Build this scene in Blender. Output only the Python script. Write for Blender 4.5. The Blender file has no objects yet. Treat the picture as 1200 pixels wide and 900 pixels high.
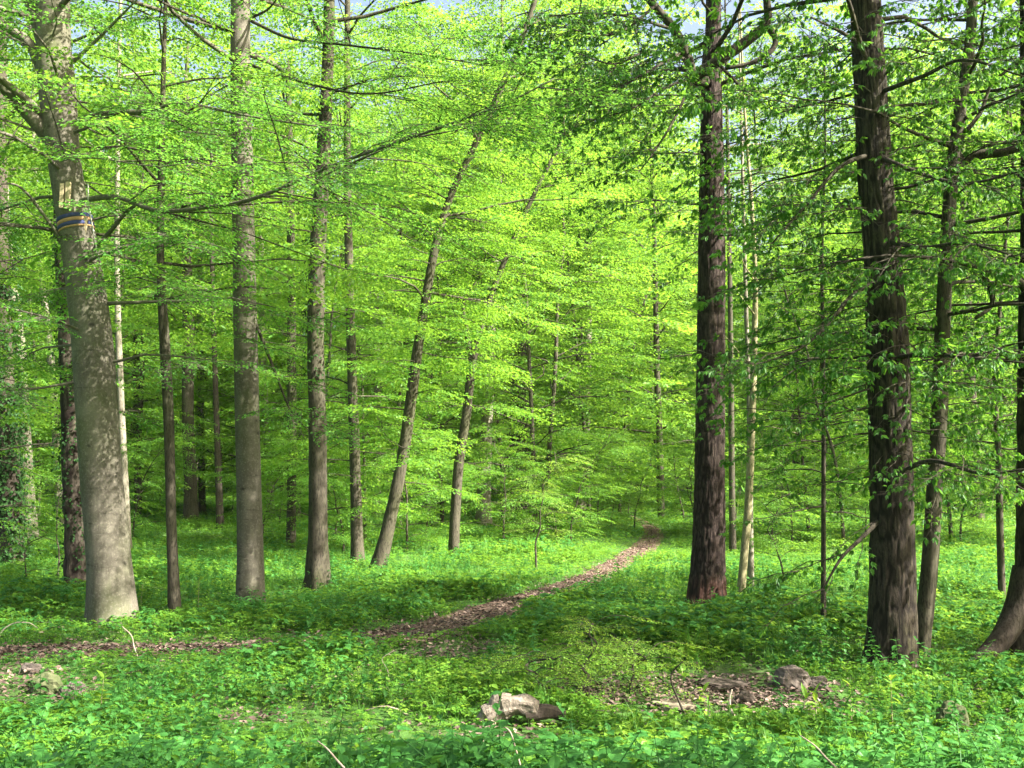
import bpy, math, random
import numpy as np
from mathutils import Vector, Matrix, Euler

S = bpy.context.scene
COL = S.collection
R = math.radians
# ------------------------------------------------------------------ camera, sky, sun, exposure
F = 1167.0; EYE = 2.4; PITCH = math.atan(110 / F)
cam = bpy.data.cameras.new('camera'); camo = bpy.data.objects.new('camera', cam); COL.objects.link(camo)
cam.sensor_width = 36; cam.lens = 36 * F / 1200; cam.clip_end = 3000; cam.clip_start = .05
camo.location = (0, 0, EYE); camo.rotation_euler = (R(90) + PITCH, 0, 0)
S.camera = camo
SUN_AZ, SUN_EL = R(112), R(41)
W = bpy.data.worlds.new('World'); S.world = W; W.use_nodes = True
nt = W.node_tree; sk = nt.nodes.new('ShaderNodeTexSky'); sk.sky_type = 'NISHITA'; sk.sun_disc = False
sk.sun_elevation = SUN_EL; sk.sun_rotation = SUN_AZ; sk.dust_density = 7; sk.air_density = 1.0; sk.ozone_density = .5
nt.links.new(sk.outputs[0], nt.nodes['Background'].inputs[0]); nt.nodes['Background'].inputs[1].default_value = .075
sl = bpy.data.lights.new('sun', 'SUN'); sl.energy = 5.0; sl.angle = R(.55); sl.color = (1, .95, .86)
so = bpy.data.objects.new('sun', sl); COL.objects.link(so)
tosun = Vector((math.sin(SUN_AZ) * math.cos(SUN_EL), math.cos(SUN_AZ) * math.cos(SUN_EL), math.sin(SUN_EL)))
so.rotation_euler = tosun.to_track_quat('Z', 'Y').to_euler(); so.location = (30, -15, 40)
S.view_settings.view_transform = 'Standard'; S.view_settings.look = 'None'
S.view_settings.exposure = 2.55; S.view_settings.gamma = 1
cy = S.cycles
cy.max_bounces = 8; cy.diffuse_bounces = 5; cy.glossy_bounces = 2; cy.transmission_bounces = 5; cy.transparent_max_bounces = 4
cy.use_denoising = True; cy.sample_clamp_indirect = 6; cy.caustics_reflective = False; cy.caustics_refractive = False

# ------------------------------------------------------------------ helpers
def hash2(i, j, s):
    h = (i.astype(np.int64) * 374761393 + j.astype(np.int64) * 668265263 + s * 1274126177) & 0xffffffff
    h = ((h ^ (h >> 13)) * 1274126177) & 0xffffffff
    return ((h ^ (h >> 16)) & 0xffff) / 65535.0
def vnoise(x, y, s=0, px=None):
    x = np.asarray(x, float); y = np.asarray(y, float)
    i = np.floor(x); j = np.floor(y); fx = x - i; fy = y - j
    fx = fx * fx * (3 - 2 * fx); fy = fy * fy * (3 - 2 * fy)
    i = i.astype(np.int64); j = j.astype(np.int64); i1 = i + 1
    if px: i = i % px; i1 = i1 % px
    return (hash2(i, j, s) * (1 - fx) + hash2(i1, j, s) * fx) * (1 - fy) + (hash2(i, j + 1, s) * (1 - fx) + hash2(i1, j + 1, s) * fx) * fy
def sstep(a, b, x):
    t = np.clip((np.asarray(x, float) - a) / (b - a), 0, 1); return t * t * (3 - 2 * t)
def tz(x, y):
    x = np.asarray(x, float); y = np.asarray(y, float)
    z = .8 * (1 - sstep(4.0, 9.0, y)) + .12 * (vnoise(x * .35 + 7, y * .35, 3) - .5) * (1 - sstep(60, 120, y)) + .22 * (vnoise(x * .11, y * .11, 5) - .5)
    z = z + .016 * np.maximum(0, y - 40) + .35 * sstep(7, 13, x) * (1 - sstep(8, 20, y)) + .3 * sstep(-9, -14, x) * sstep(30, 10, y)
    return z
def ray(px, py):
    d = Vector(((px - 600) / F, 1, (450 - py) / F))
    c, s = math.cos(PITCH), math.sin(PITCH)
    return Vector((d.x, d.y * c - d.z * s, d.y * s + d.z * c))
def ground(px, py):                       # where a line of sight meets the terrain
    d = ray(px, py); lo = None; t = 2.0
    while t < 300:
        p = d * t
        if EYE + p.z < float(tz(p.x, p.y)):
            a, b = t - .25, t
            for _ in range(20):
                m = (a + b) / 2; q = d * m
                if EYE + q.z < float(tz(q.x, q.y)): b = m
                else: a = m
            q = d * b
            return Vector((q.x, q.y, float(tz(q.x, q.y))))
        t += .25
    p = d * 100; return Vector((p.x, p.y, float(tz(p.x, p.y))))
def at(px, py, Y):                        # the point seen at a pixel, Y metres in front of the camera
    d = ray(px, py); t = Y / d.y
    return Vector((d.x * t, Y, EYE + d.z * t))

class MB:
    """collects vertices and faces into one mesh, with a per-vertex random number and an optional tint"""
    def __init__(s): s.v = []; s.q = []; s.t = []; s.r = []; s.n = 0
    def add(s, V, Q=None, T=None, r=None):
        V = np.asarray(V, float).reshape(-1, 3)
        if Q is not None and len(Q): s.q.append(np.asarray(Q, int) + s.n)
        if T is not None and len(T): s.t.append(np.asarray(T, int) + s.n)
        s.v.append(V); s.r.append(np.zeros(len(V)) if r is None else np.asarray(r, float)); s.n += len(V)
    def mesh(s, name, mat, smooth=False):
        V = np.concatenate(s.v) if s.v else np.zeros((0, 3))
        Q = np.concatenate(s.q) if s.q else np.zeros((0, 4), int); T = np.concatenate(s.t) if s.t else np.zeros((0, 3), int)
        me = bpy.data.meshes.new(name)
        me.vertices.add(len(V)); me.vertices.foreach_set('co', V.astype(np.float32).ravel())
        nl = Q.size + T.size; me.loops.add(nl)
        me.loops.foreach_set('vertex_index', np.concatenate([Q.ravel(), T.ravel()]).astype(np.int32))
        me.polygons.add(len(Q) + len(T))
        st = np.concatenate([np.arange(len(Q)) * 4, Q.size + np.arange(len(T)) * 3]).astype(np.int32)
        me.polygons.foreach_set('loop_start', st)
        me.polygons.foreach_set('use_smooth', np.full(len(Q) + len(T), smooth))
        a = me.attributes.new('rnd', 'FLOAT', 'POINT'); a.data.foreach_set('value', np.concatenate(s.r).astype(np.float32))
        me.update(calc_edges=True); me.validate()
        for m in (mat if isinstance(mat, list) else [mat]): me.materials.append(m)
        return me
    def build(s, name, mat, parent=None, smooth=False, kind=None):
        return link(name, s.mesh(name, mat, smooth), parent, kind)
def link(name, me, parent=None, kind=None):
    o = bpy.data.objects.new(name, me); COL.objects.link(o)
    if parent is not None: o.parent = parent
    if kind: o['kind'] = kind
    return o
def thing(name, label, cat, loc=(0, 0, 0), group=None):
    o = bpy.data.objects.new(name, None); o.empty_display_size = .3; COL.objects.link(o); o.location = loc
    return tag(o, label, cat, group)
def tag(o, label, cat, group=None):
    o['label'] = label; o['category'] = cat
    if group: o['group'] = group
    return o
def copy_tree(root, loc, rz, sc=1.0):
    r = root.copy(); COL.objects.link(r); r.location = loc; r.rotation_euler = (0, 0, rz); r.scale = (sc, sc, sc)
    for ch in list(root.children):
        c = ch.copy(); COL.objects.link(c); c.parent = r
    return r

def spline(P, m):
    """Catmull-Rom through the rows of P (any width), m samples"""
    P = np.asarray(P, float); n = len(P)
    Pe = np.vstack([2 * P[0] - P[1], P, 2 * P[-1] - P[-2]])
    u = np.linspace(0, n - 1 - 1e-9, m); i = u.astype(int); f = (u - i)[:, None]
    a, b, c, d = Pe[i], Pe[i + 1], Pe[i + 2], Pe[i + 3]
    return .5 * (2 * b + (c - a) * f + (2 * a - 5 * b + 4 * c - d) * f * f + (3 * b - a - 3 * c + d) * f ** 3)
def tube(mb, P, rad, seg=6, disp=None, cap=True, r=None):
    """a tube along points P; disp(theta grid, length grid) multiplies the radius"""
    P = np.asarray(P, float); n = len(P); rad = np.broadcast_to(np.asarray(rad, float), (n,))
    T = np.gradient(P, axis=0); T /= np.linalg.norm(T, axis=1)[:, None] + 1e-9
    ref = np.array([1., 0, 0]) if abs(T[:, 0]).mean() < .8 else np.array([0, 0, 1.])
    A = ref - T * (T @ ref)[:, None]; A /= np.linalg.norm(A, axis=1)[:, None] + 1e-9
    B = np.cross(T, A)
    th = np.arange(seg) / seg * 2 * np.pi
    ln = np.concatenate([[0], np.cumsum(np.linalg.norm(np.diff(P, axis=0), axis=1))])
    k = np.ones((n, seg)) if disp is None else disp(np.broadcast_to(th, (n, seg)), np.broadcast_to(ln[:, None], (n, seg)))
    V = P[:, None] + (rad[:, None] * k)[..., None] * (np.cos(th)[None, :, None] * A[:, None] + np.sin(th)[None, :, None] * B[:, None])
    i = np.arange(n - 1)[:, None] * seg; j = np.arange(seg)[None]; j1 = (j + 1) % seg
    Q = np.stack([i + j, i + j1, i + seg + j1, i + seg + j], -1).reshape(-1, 4)
    V = V.reshape(-1, 3); Tt = None
    if cap:
        V = np.vstack([V, P[-1]]); b = (n - 1) * seg
        Tt = np.stack([b + np.arange(seg), b + (np.arange(seg) + 1) % seg, np.full(seg, n * seg)], -1)
    mb.add(V, Q, Tt, np.full(len(V), 0. if r is None else r))

# ------------------------------------------------------------------ materials
def material(name):
    m = bpy.data.materials.new(name); m.use_nodes = True; n = m.node_tree; n.nodes.clear()
    out = n.nodes.new('ShaderNodeOutputMaterial'); return m, n, out
def N(n, t, **kw):
    x = n.nodes.new('ShaderNode' + t)
    for k, v in kw.items():
        if k in ('op',): x.operation = v
        elif k == 'blend': x.blend_type = v
        elif isinstance(k, str) and k.startswith('i_'): x.inputs[int(k[2:])].default_value = v
        elif k in x.inputs: x.inputs[k].default_value = v
        else: setattr(x, k, v)
    return x
def mixc(n, fac, a, b, blend='MIX'):
    x = n.nodes.new('ShaderNodeMix'); x.data_type = 'RGBA'; x.blend_type = blend
    for s, v in ((0, fac), (6, a), (7, b)):
        if hasattr(v, 'links'): n.links.new(v, x.inputs[s])
        else: x.inputs[s].default_value = v if not isinstance(v, tuple) else (*v, 1)
    return x.outputs[2]
def ramp(n, src, stops):
    x = n.nodes.new('ShaderNodeValToRGB'); e = x.color_ramp.elements
    for k, (p, c) in enumerate(stops):
        if k >= 2: e.new(p)
        e[k].position = p; e[k].color = (*c, 1) if isinstance(c, tuple) else (c, c, c, 1)
    n.links.new(src, x.inputs[0]); return x.outputs[0]
def noise(n, scale=(1, 1, 1), s=1.0, detail=4, rough=.55, coord='Object', dist=0):
    tc = n.nodes.new('ShaderNodeTexCoord'); mp = n.nodes.new('ShaderNodeMapping'); mp.inputs['Scale'].default_value = scale
    n.links.new(tc.outputs[coord], mp.inputs[0]); x = n.nodes.new('ShaderNodeTexNoise')
    x.inputs['Scale'].default_value = s; x.inputs['Detail'].default_value = detail; x.inputs['Roughness'].default_value = rough; x.inputs['Distortion'].default_value = dist
    n.links.new(mp.outputs[0], x.inputs[0]); return x.outputs[0]
def leaf_mat(name, young, old, trans, mix=.5, rough=.5, spec=.25):
    """thin leaf: reflected and transmitted light; hue varies leaf by leaf and plant by plant"""
    m, n, out = material(name)
    a = N(n, 'Attribute', attribute_name='rnd'); oi = N(n, 'ObjectInfo')
    f = N(n, 'Math', op='MULTIPLY_ADD', i_1=.75); n.links.new(a.outputs['Fac'], f.inputs[0])
    g = N(n, 'Math', op='MULTIPLY', i_1=.25); n.links.new(oi.outputs['Random'], g.inputs[0]); n.links.new(g.outputs[0], f.inputs[2])
    c = mixc(n, f.outputs[0], young, old)
    t = mixc(n, f.outputs[0], trans, tuple(x * .62 for x in trans))
    p = N(n, 'BsdfPrincipled'); p.inputs['Roughness'].default_value = rough; p.inputs['Specular IOR Level'].default_value = spec
    n.links.new(c, p.inputs['Base Color'])
    tr = N(n, 'BsdfTranslucent'); n.links.new(t, tr.inputs[0])
    mx = N(n, 'MixShader', i_0=mix); n.links.new(p.outputs[0], mx.inputs[1]); n.links.new(tr.outputs[0], mx.inputs[2])
    n.links.new(mx.outputs[0], out.inputs[0]); return m
def bark_mat(name, dark, light, vscale=(5, 5, .8), green=(.07, .09, .025), gamt=.5, scars=False, bump=.3, crack=None, foot=None):
    m, n, out = material(name)
    a = noise(n, vscale, 1.6, 6, .65); b = noise(n, (1, 1, .6), 1.1, 4, .6); fine = noise(n, (30, 30, 12), 1.5, 5, .7)
    c = mixc(n, ramp(n, a, [(.32, 0.), (.68, 1.)]), dark, light)
    c = mixc(n, ramp(n, fine, [(.35, .35), (.7, 0.)]), c, tuple(x * .55 for x in dark))
    gm = ramp(n, b, [(.45, 0.), (.72, gamt)])
    c = mixc(n, gm, c, green)
    if scars:
        s = noise(n, (1.6, 1.6, 13), 1.3, 4, .6, dist=.6)
        c = mixc(n, ramp(n, s, [(.6, 0.), (.72, .75)]), c, tuple(x * .5 for x in dark))
        w = noise(n, (2.2, 2.2, 2.2), .8, 3, .6)
        c = mixc(n, ramp(n, w, [(.55, 0.), (.75, .3)]), c, (.22, .2, .16))
        tc = n.nodes.new('ShaderNodeTexCoord'); mp = n.nodes.new('ShaderNodeMapping'); mp.inputs['Scale'].default_value = (2.6, 2.6, 4.2); n.links.new(tc.outputs['Object'], mp.inputs[0])
        v = n.nodes.new('ShaderNodeTexVoronoi'); v.inputs['Scale'].default_value = 1.0; n.links.new(mp.outputs[0], v.inputs['Vector'])
        c = mixc(n, ramp(n, v.outputs['Distance'], [(.06, .85), (.17, 0.)]), c, tuple(x * .35 for x in dark))
        c = mixc(n, ramp(n, noise(n, (14, 14, 14), 2, 5, .7), [(.52, 0.), (.62, .5)]), c, tuple(x * 1.35 for x in light))
    else:
        fs = noise(n, (34, 34, 8), 1.3, 5, .65)
        c = mixc(n, ramp(n, fs, [(.38, .85), (.5, 0.)]), c, tuple(x * .4 for x in dark)); fine = fs
    if foot:
        tc = n.nodes.new('ShaderNodeTexCoord'); sx = n.nodes.new('ShaderNodeSeparateXYZ'); n.links.new(tc.outputs['Object'], sx.inputs[0])
        ad = N(n, 'Math', op='MULTIPLY_ADD', i_1=-.9); n.links.new(b, ad.inputs[0]); n.links.new(sx.outputs[2], ad.inputs[2])
        c = mixc(n, ramp(n, ad.outputs[0], [(0., .8), (.28, 0.)]), c, foot)
    if crack:
        at_ = N(n, 'Attribute', attribute_name='rnd')
        c = mixc(n, ramp(n, at_.outputs['Fac'], [(.15, 1.), (.55, 0.)]), c, crack)
    p = N(n, 'BsdfPrincipled'); p.inputs['Roughness'].default_value = .9; p.inputs['Specular IOR Level'].default_value = .15
    n.links.new(c, p.inputs['Base Color'])
    bp = N(n, 'Bump'); bp.inputs['Strength'].default_value = bump; bp.inputs['Distance'].default_value = .03
    n.links.new(a, bp.inputs['Height']); b2 = N(n, 'Bump'); b2.inputs['Strength'].default_value = bump * .7; b2.inputs['Distance'].default_value = .012
    n.links.new(fine, b2.inputs['Height']); n.links.new(bp.outputs[0], b2.inputs['Normal']); n.links.new(b2.outputs[0], p.inputs['Normal'])
    n.links.new(p.outputs[0], out.inputs[0]); return m
def plain(name, a, b, scale=(8, 8, 8), rough=.85, bump=.3):
    m, n, out = material(name); f = noise(n, scale, 1.5, 6, .65)
    c = mixc(n, ramp(n, f, [(.3, 0.), (.7, 1.)]), a, b)
    p = N(n, 'BsdfPrincipled'); p.inputs['Roughness'].default_value = rough; p.inputs['Specular IOR Level'].default_value = .2
    n.links.new(c, p.inputs['Base Color']); bp = N(n, 'Bump'); bp.inputs['Strength'].default_value = bump; bp.inputs['Distance'].default_value = .02
    n.links.new(f, bp.inputs['Height']); n.links.new(bp.outputs[0], p.inputs['Normal']); n.links.new(p.outputs[0], out.inputs[0]); return m
def litter_mat():
    m, n, out = material('dead leaves'); a = N(n, 'Attribute', attribute_name='rnd')
    c = ramp(n, a.outputs['Fac'], [(0., (.04, .024, .017)), (.45, (.085, .054, .04)), (.8, (.15, .102, .078)), (1., (.26, .19, .145))])
    p = N(n, 'BsdfPrincipled'); p.inputs['Roughness'].default_value = .7; n.links.new(c, p.inputs['Base Color'])
    n.links.new(p.outputs[0], out.inputs[0]); return m
M = {}
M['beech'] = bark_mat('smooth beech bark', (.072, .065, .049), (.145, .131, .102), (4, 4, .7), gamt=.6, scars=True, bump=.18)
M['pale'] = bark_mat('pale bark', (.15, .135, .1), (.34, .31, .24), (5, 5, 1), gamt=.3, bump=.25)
M['dark'] = bark_mat('dark furrowed bark', (.043, .035, .027), (.1, .082, .064), (11, 11, 3.2), gamt=.25, bump=.6, crack=(.024, .017, .014))
M['red'] = bark_mat('dark red brown furrowed bark', (.036, .026, .022), (.088, .063, .054), (11, 11, 3.5), gamt=.15, bump=.6, crack=(.02, .014, .012), foot=(.075, .036, .027))
M['black'] = bark_mat('blackish furrowed bark', (.03, .023, .018), (.075, .06, .045), (11, 11, 3), gamt=.3, bump=.7, crack=(.014, .011, .009))
M['grey'] = bark_mat('grey rough bark', (.042, .037, .026), (.1, .088, .064), (8, 8, 1), gamt=.45, bump=.45)
M['slim'] = bark_mat('yellow grey bark', (.24, .22, .12), (.46, .41, .25), (6, 6, 1.5), green=(.16, .18, .05), gamt=.4, bump=.2)
M['twig'] = bark_mat('twig bark', (.035, .03, .022), (.085, .072, .052), (6, 6, 6), gamt=.3, bump=.2)
M['stick'] = plain('dry stick', (.25, .2, .15), (.45, .38, .3))
M['leaf_beech'] = leaf_mat('beech leaf', (.095, .25, .035), (.05, .165, .025), (.22, .5, .055), .52)  # cooler, less yellow: the shade on the near sprays put into the colour
M['leaf_mid'] = leaf_mat('sun-tinted beech leaf', (.125, .26, .03), (.055, .165, .022), (.29, .52, .045), .52)  # warmer copy of the beech leaf, sunlight put into its colour
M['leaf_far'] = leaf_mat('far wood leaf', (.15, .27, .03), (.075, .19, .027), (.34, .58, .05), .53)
M['leaf_chestnut'] = leaf_mat('chestnut leaf', (.075, .2, .03), (.035, .13, .02), (.22, .48, .04), .5, .5, .3)
M['leaf_ivy'] = leaf_mat('ivy leaf', (.035, .095, .022), (.018, .055, .014), (.05, .14, .015), .3, .6, .15)
M['leaf_herb'] = leaf_mat('herb leaf', (.135, .27, .03), (.04, .14, .02), (.32, .54, .045), .42, .55, .15)
M['leaf_nettle'] = leaf_mat('broad herb leaf', (.06, .19, .035), (.03, .12, .024), (.14, .38, .05), .35, .5, .22)
M['leaf_young'] = leaf_mat('young shoot leaf', (.2, .34, .04), (.12, .27, .035), (.42, .62, .06), .5)
M['grass'] = leaf_mat('grass blade', (.11, .27, .04), (.06, .18, .03), (.22, .46, .05), .4)
M['litter'] = litter_mat()
M['rock'] = plain('field stone', (.06, .05, .042), (.17, .14, .12), (9, 9, 9), .95, .8)
M['moss'] = plain('mossy stone', (.035, .055, .016), (.11, .115, .06), (9, 9, 9), .95, .6)
M['log'] = plain('weathered broken wood', (.085, .07, .055), (.25, .21, .165), (22, 22, 14), .9, .7)
M['rotten'] = plain('dark rotten wood', (.03, .024, .019), (.085, .066, .052), (14, 14, 6), .9, .6)
M['blue'] = plain('blue strap webbing', (.025, .035, .09), (.05, .06, .16), (30, 30, 60), .7, .2)
M['orange'] = plain('orange strap webbing', (.25, .15, .07), (.38, .24, .11), (30, 30, 60), .7, .2)
M['plank'] = plain('pale wood batten', (.26, .21, .12), (.42, .35, .22), (30, 30, 3), .8, .3)
M['slab'] = plain('weathered slab', (.1, .085, .06), (.22, .19, .13), (9, 9, 9), .9, .5)
M['rope'] = plain('grey rope', (.4, .38, .34), (.6, .57, .5), (60, 60, 60), .9, .3)
def soil_mat(name, path=False):
    m, n, out = material(name)
    a = noise(n, (1, 1, 1), 9, 6, .7); b = noise(n, (1, 1, 1), .6, 4, .6); c3 = noise(n, (1, 1, 1), 40, 4, .7)
    if path:
        c = mixc(n, ramp(n, a, [(.3, 0.), (.7, 1.)]), (.06, .038, .028), (.15, .098, .076)); c = mixc(n, ramp(n, c3, [(.4, 0.), (.65, .7)]), c, (.2, .135, .108))
    else:
        c = mixc(n, ramp(n, a, [(.35, 0.), (.7, 1.)]), (.035, .028, .018), (.1, .07, .05))
        c = mixc(n, ramp(n, b, [(.3, .45), (.6, .9)]), c, mixc(n, c3, (.035, .11, .02), (.08, .2, .03)))
    p = N(n, 'BsdfPrincipled'); p.inputs['Roughness'].default_value = .95; p.inputs['Specular IOR Level'].default_value = .1
    n.links.new(c, p.inputs['Base Color']); bp = N(n, 'Bump'); bp.inputs['Strength'].default_value = .6; bp.inputs['Distance'].default_value = .03
    n.links.new(c3, bp.inputs['Height']); n.links.new(bp.outputs[0], p.inputs['Normal']); n.links.new(p.outputs[0], out.inputs[0]); return m
M['soil'] = soil_mat('woodland soil'); M['path'] = soil_mat('trodden path', True)

# ------------------------------------------------------------------ ground and path
def spaced(parts):
    a = [np.arange(s, e, d) for s, e, d in parts]; return np.concatenate(a + [[parts[-1][1]]])
gy = spaced([(-60, -40, 10), (-40, 0, 4), (0, 32, .25), (32, 70, 1), (70, 320, 10)])
gxp = spaced([(0, 14, .3), (14, 40, 1), (40, 300, 10)]); gx = np.concatenate([-gxp[:0:-1], gxp])
X, Y = np.meshgrid(gx, gy); Z = tz(X, Y)
g = MB(); nx = len(gx); ii = (np.arange(len(gy) - 1)[:, None] * nx + np.arange(nx - 1)[None]).ravel()
g.add(np.stack([X, Y, Z], -1), np.stack([ii, ii + 1, ii + nx + 1, ii + nx], -1))
g.build('ground', M['soil'], smooth=True, kind='structure')

path_px = [(-120, 770), (20, 766), (120, 763), (240, 762), (340, 757), (430, 751), (515, 738), (590, 712), (660, 690), (710, 668), (748, 646), (765, 630), (762, 618), (745, 608), (730, 603)]
PW = np.array([list(ground(*p))[:2] for p in path_px])
hw = np.array([.4, .4, .34, .3, .32, .46, .66, .48, .4, .38, .38, .34, .28, .25, .22])
PS = spline(np.column_stack([PW, hw]), 260)
def path_d(x, y):
    """signed distance from the path's edge (negative on it)"""
    x = np.asarray(x, float); y = np.asarray(y, float); d = np.full(x.shape, 1e9)
    for k in range(0, len(PS), 2):
        d = np.minimum(d, np.hypot(x - PS[k, 0], y - PS[k, 1]) - PS[k, 2])
    return d
spur = [ground(*p) for p in ((525, 742), (525, 760), (520, 778))]
bare = [(*ground(525, 765)[:2], .75), (*ground(20, 815)[:2], .75), (*ground(-20, 800)[:2], .8), (*ground(800, 818)[:2], .95), (*ground(905, 815)[:2], .85), (*ground(855, 812)[:2], .9), (*ground(750, 815)[:2], .6), (*ground(960, 832)[:2], .4), (*ground(690, 815)[:2], .4), (*ground(300, 848)[:2], .35), (*ground(585, 866)[:2], .5), (*ground(925, 822)[:2], .45)]
pm = MB(); T2 = np.gradient(PS[:, :2], axis=0); T2 /= np.linalg.norm(T2, axis=1)[:, None]; nrm = np.column_stack([-T2[:, 1], T2[:, 0]])
u = np.linspace(-1, 1, 9)
edge = 1.15 + .35 * (vnoise(np.arange(260) * .35, np.zeros(260), 9) - .5)
VX = PS[:, None, :2] + nrm[:, None] * (u[None, :, None] * (PS[:, 2] * edge)[:, None, None])
pz = tz(VX[..., 0], VX[..., 1]) + .03 - .03 * np.abs(u)[None] ** 3
ii = (np.arange(259)[:, None] * 9 + np.arange(8)[None]).ravel()
pm.add(np.dstack([VX, pz]), np.stack([ii, ii + 1, ii + 10, ii + 9], -1))
pm.build('path', M['path'], smooth=True, kind='structure')
def bare_d(x, y):
    d = path_d(x, y)
    for bx, by, br in bare: d = np.minimum(d, np.hypot(x - bx, y - by) - br)
    return d
# ------------------------------------------------------------------ instanced undergrowth (stuff)
def scatter(name, pts, rot, scl, idx, protos, kind='stuff'):
    """one object that instances small plant meshes on points"""
    me = bpy.data.meshes.new(name); me.vertices.add(len(pts)); me.vertices.foreach_set('co', np.asarray(pts, np.float32).ravel())
    a = me.attributes.new('rot', 'FLOAT_VECTOR', 'POINT'); a.data.foreach_set('vector', np.asarray(rot, np.float32).ravel())
    a = me.attributes.new('scl', 'FLOAT', 'POINT'); a.data.foreach_set('value', np.asarray(scl, np.float32))
    a = me.attributes.new('pick', 'INT', 'POINT'); a.data.foreach_set('value', np.asarray(idx, np.int32))
    c = bpy.data.collections.new(name + '_kinds')
    for k, p in enumerate(protos):
        po = bpy.data.objects.new('%s_kind_%02d' % (name, k), p); c.objects.link(po)
    t = bpy.data.node_groups.new(name, 'GeometryNodeTree')
    t.interface.new_socket('Geometry', in_out='INPUT', socket_type='NodeSocketGeometry'); t.interface.new_socket('Geometry', in_out='OUTPUT', socket_type='NodeSocketGeometry')
    gi = t.nodes.new('NodeGroupInput'); go = t.nodes.new('NodeGroupOutput'); iop = t.nodes.new('GeometryNodeInstanceOnPoints')
    ci = t.nodes.new('GeometryNodeCollectionInfo'); ci.inputs[0].default_value = c; ci.inputs['Separate Children'].default_value = True; ci.inputs['Reset Children'].default_value = True
    def attr(nm, ty):
        x = t.nodes.new('GeometryNodeInputNamedAttribute'); x.data_type = ty; x.inputs[0].default_value = nm; return x.outputs[0]
    t.links.new(gi.outputs[0], iop.inputs['Points']); t.links.new(ci.outputs[0], iop.inputs['Instance']); iop.inputs['Pick Instance'].default_value = True
    t.links.new(attr('pick', 'INT'), iop.inputs['Instance Index']); t.links.new(attr('rot', 'FLOAT_VECTOR'), iop.inputs['Rotation']); t.links.new(attr('scl', 'FLOAT'), iop.inputs['Scale'])
    t.links.new(iop.outputs[0], go.inputs[0])
    o = link(name, me, None, kind); md = o.modifiers.new('plants', 'NODES'); md.node_group = t
    return o
def rotm(yaw, pitch, roll):
    """local x forward; yaw about z, pitch lifts the nose, roll about x. Arrays -> (n,3,3) with columns forward, left, up"""
    cy_, sy = np.cos(yaw), np.sin(yaw); cp, sp = np.cos(pitch), np.sin(pitch); cr, sr = np.cos(roll), np.sin(roll)
    f = np.stack([cy_ * cp, sy * cp, sp], -1); l0 = np.stack([-sy, cy_, 0 * sy], -1); u0 = np.cross(f, l0)
    l = l0 * cr[..., None] + u0 * sr[..., None]; uu = u0 * cr[..., None] - l0 * sr[..., None]
    return np.stack([f, l, uu], -1)
DIA = np.array([[0, 0, 0], [.45, .5, .07], [1, 0, -.06], [.45, -.5, .07]])            # a folded leaf of two faces
DT = np.array([[0, 2, 1], [0, 3, 2]])
OVA = np.array([[0, 0, 0], [.22, .36, .06], [.22, 0, .0], [.22, -.36, .06], [.55, .42, .03], [.55, 0, -.03], [.55, -.42, .03], [1, 0, -.16]])
OT = np.array([[0, 2, 1], [0, 3, 2], [1, 2, 5], [1, 5, 4], [2, 3, 6], [2, 6, 5], [4, 5, 7], [5, 6, 7]])
def add_leaves(mb, pos, yaw, pitch, roll, size, width=.62, shape='d', r=None, rng=None):
    base, tri = (DIA, DT) if shape == 'd' else (OVA, OT)
    pos = np.asarray(pos, float); n = len(pos); size = np.broadcast_to(size, (n,))
    b = base * np.array([1, 1 if shape == 'd' else 1, 1]); b = b.copy(); b[:, 1] *= width / (1.0 if shape == 'd' else .84)
    Rm = rotm(np.asarray(yaw, float), np.asarray(pitch, float), np.asarray(roll, float))
    V = np.einsum('nij,kj->nki', Rm, b) * size[:, None, None] + pos[:, None]
    T = tri[None] + (np.arange(n) * len(b))[:, None, None]
    rr = (rng or RNG).random(n) if r is None else r
    mb.add(V, None, T.reshape(-1, 3), np.repeat(rr, len(b)))
RNG = np.random.default_rng(11)

# ground-elder like herb clumps
def herb(rng, mat, nst=8, h=(.08, .24), leaf=.075, rad=.13, shape='d'):
    mb = MB(); P = []; Yw = []; Pt = []; Sz = []
    for k in range(nst):
        a = rng.uniform(0, 6.28); d = rad * math.sqrt(rng.random()); hh = rng.uniform(*h)
        x, y = d * math.cos(a), d * math.sin(a); yw = a + rng.normal(0, .6)
        for j in (-1, 0, 1):
            P.append((x, y, hh)); Yw.append(yw + j * 1.15); Pt.append(rng.normal(-.15, .22)); Sz.append(leaf * rng.uniform(.7, 1.25) * (1.1 if j == 0 else .9))
        if rng.random() < .6:
            b = np.array([[x * .6, y * .6, 0], [x, y, hh]]); tube(mb, b, [.0025, .002], 3, cap=False, r=.6)
    n = len(P); add_leaves(mb, P, Yw, Pt, rng.normal(0, .25, n), np.array(Sz), .6, shape, None, rng)
    return mb.mesh('herb_clump', mat)
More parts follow.
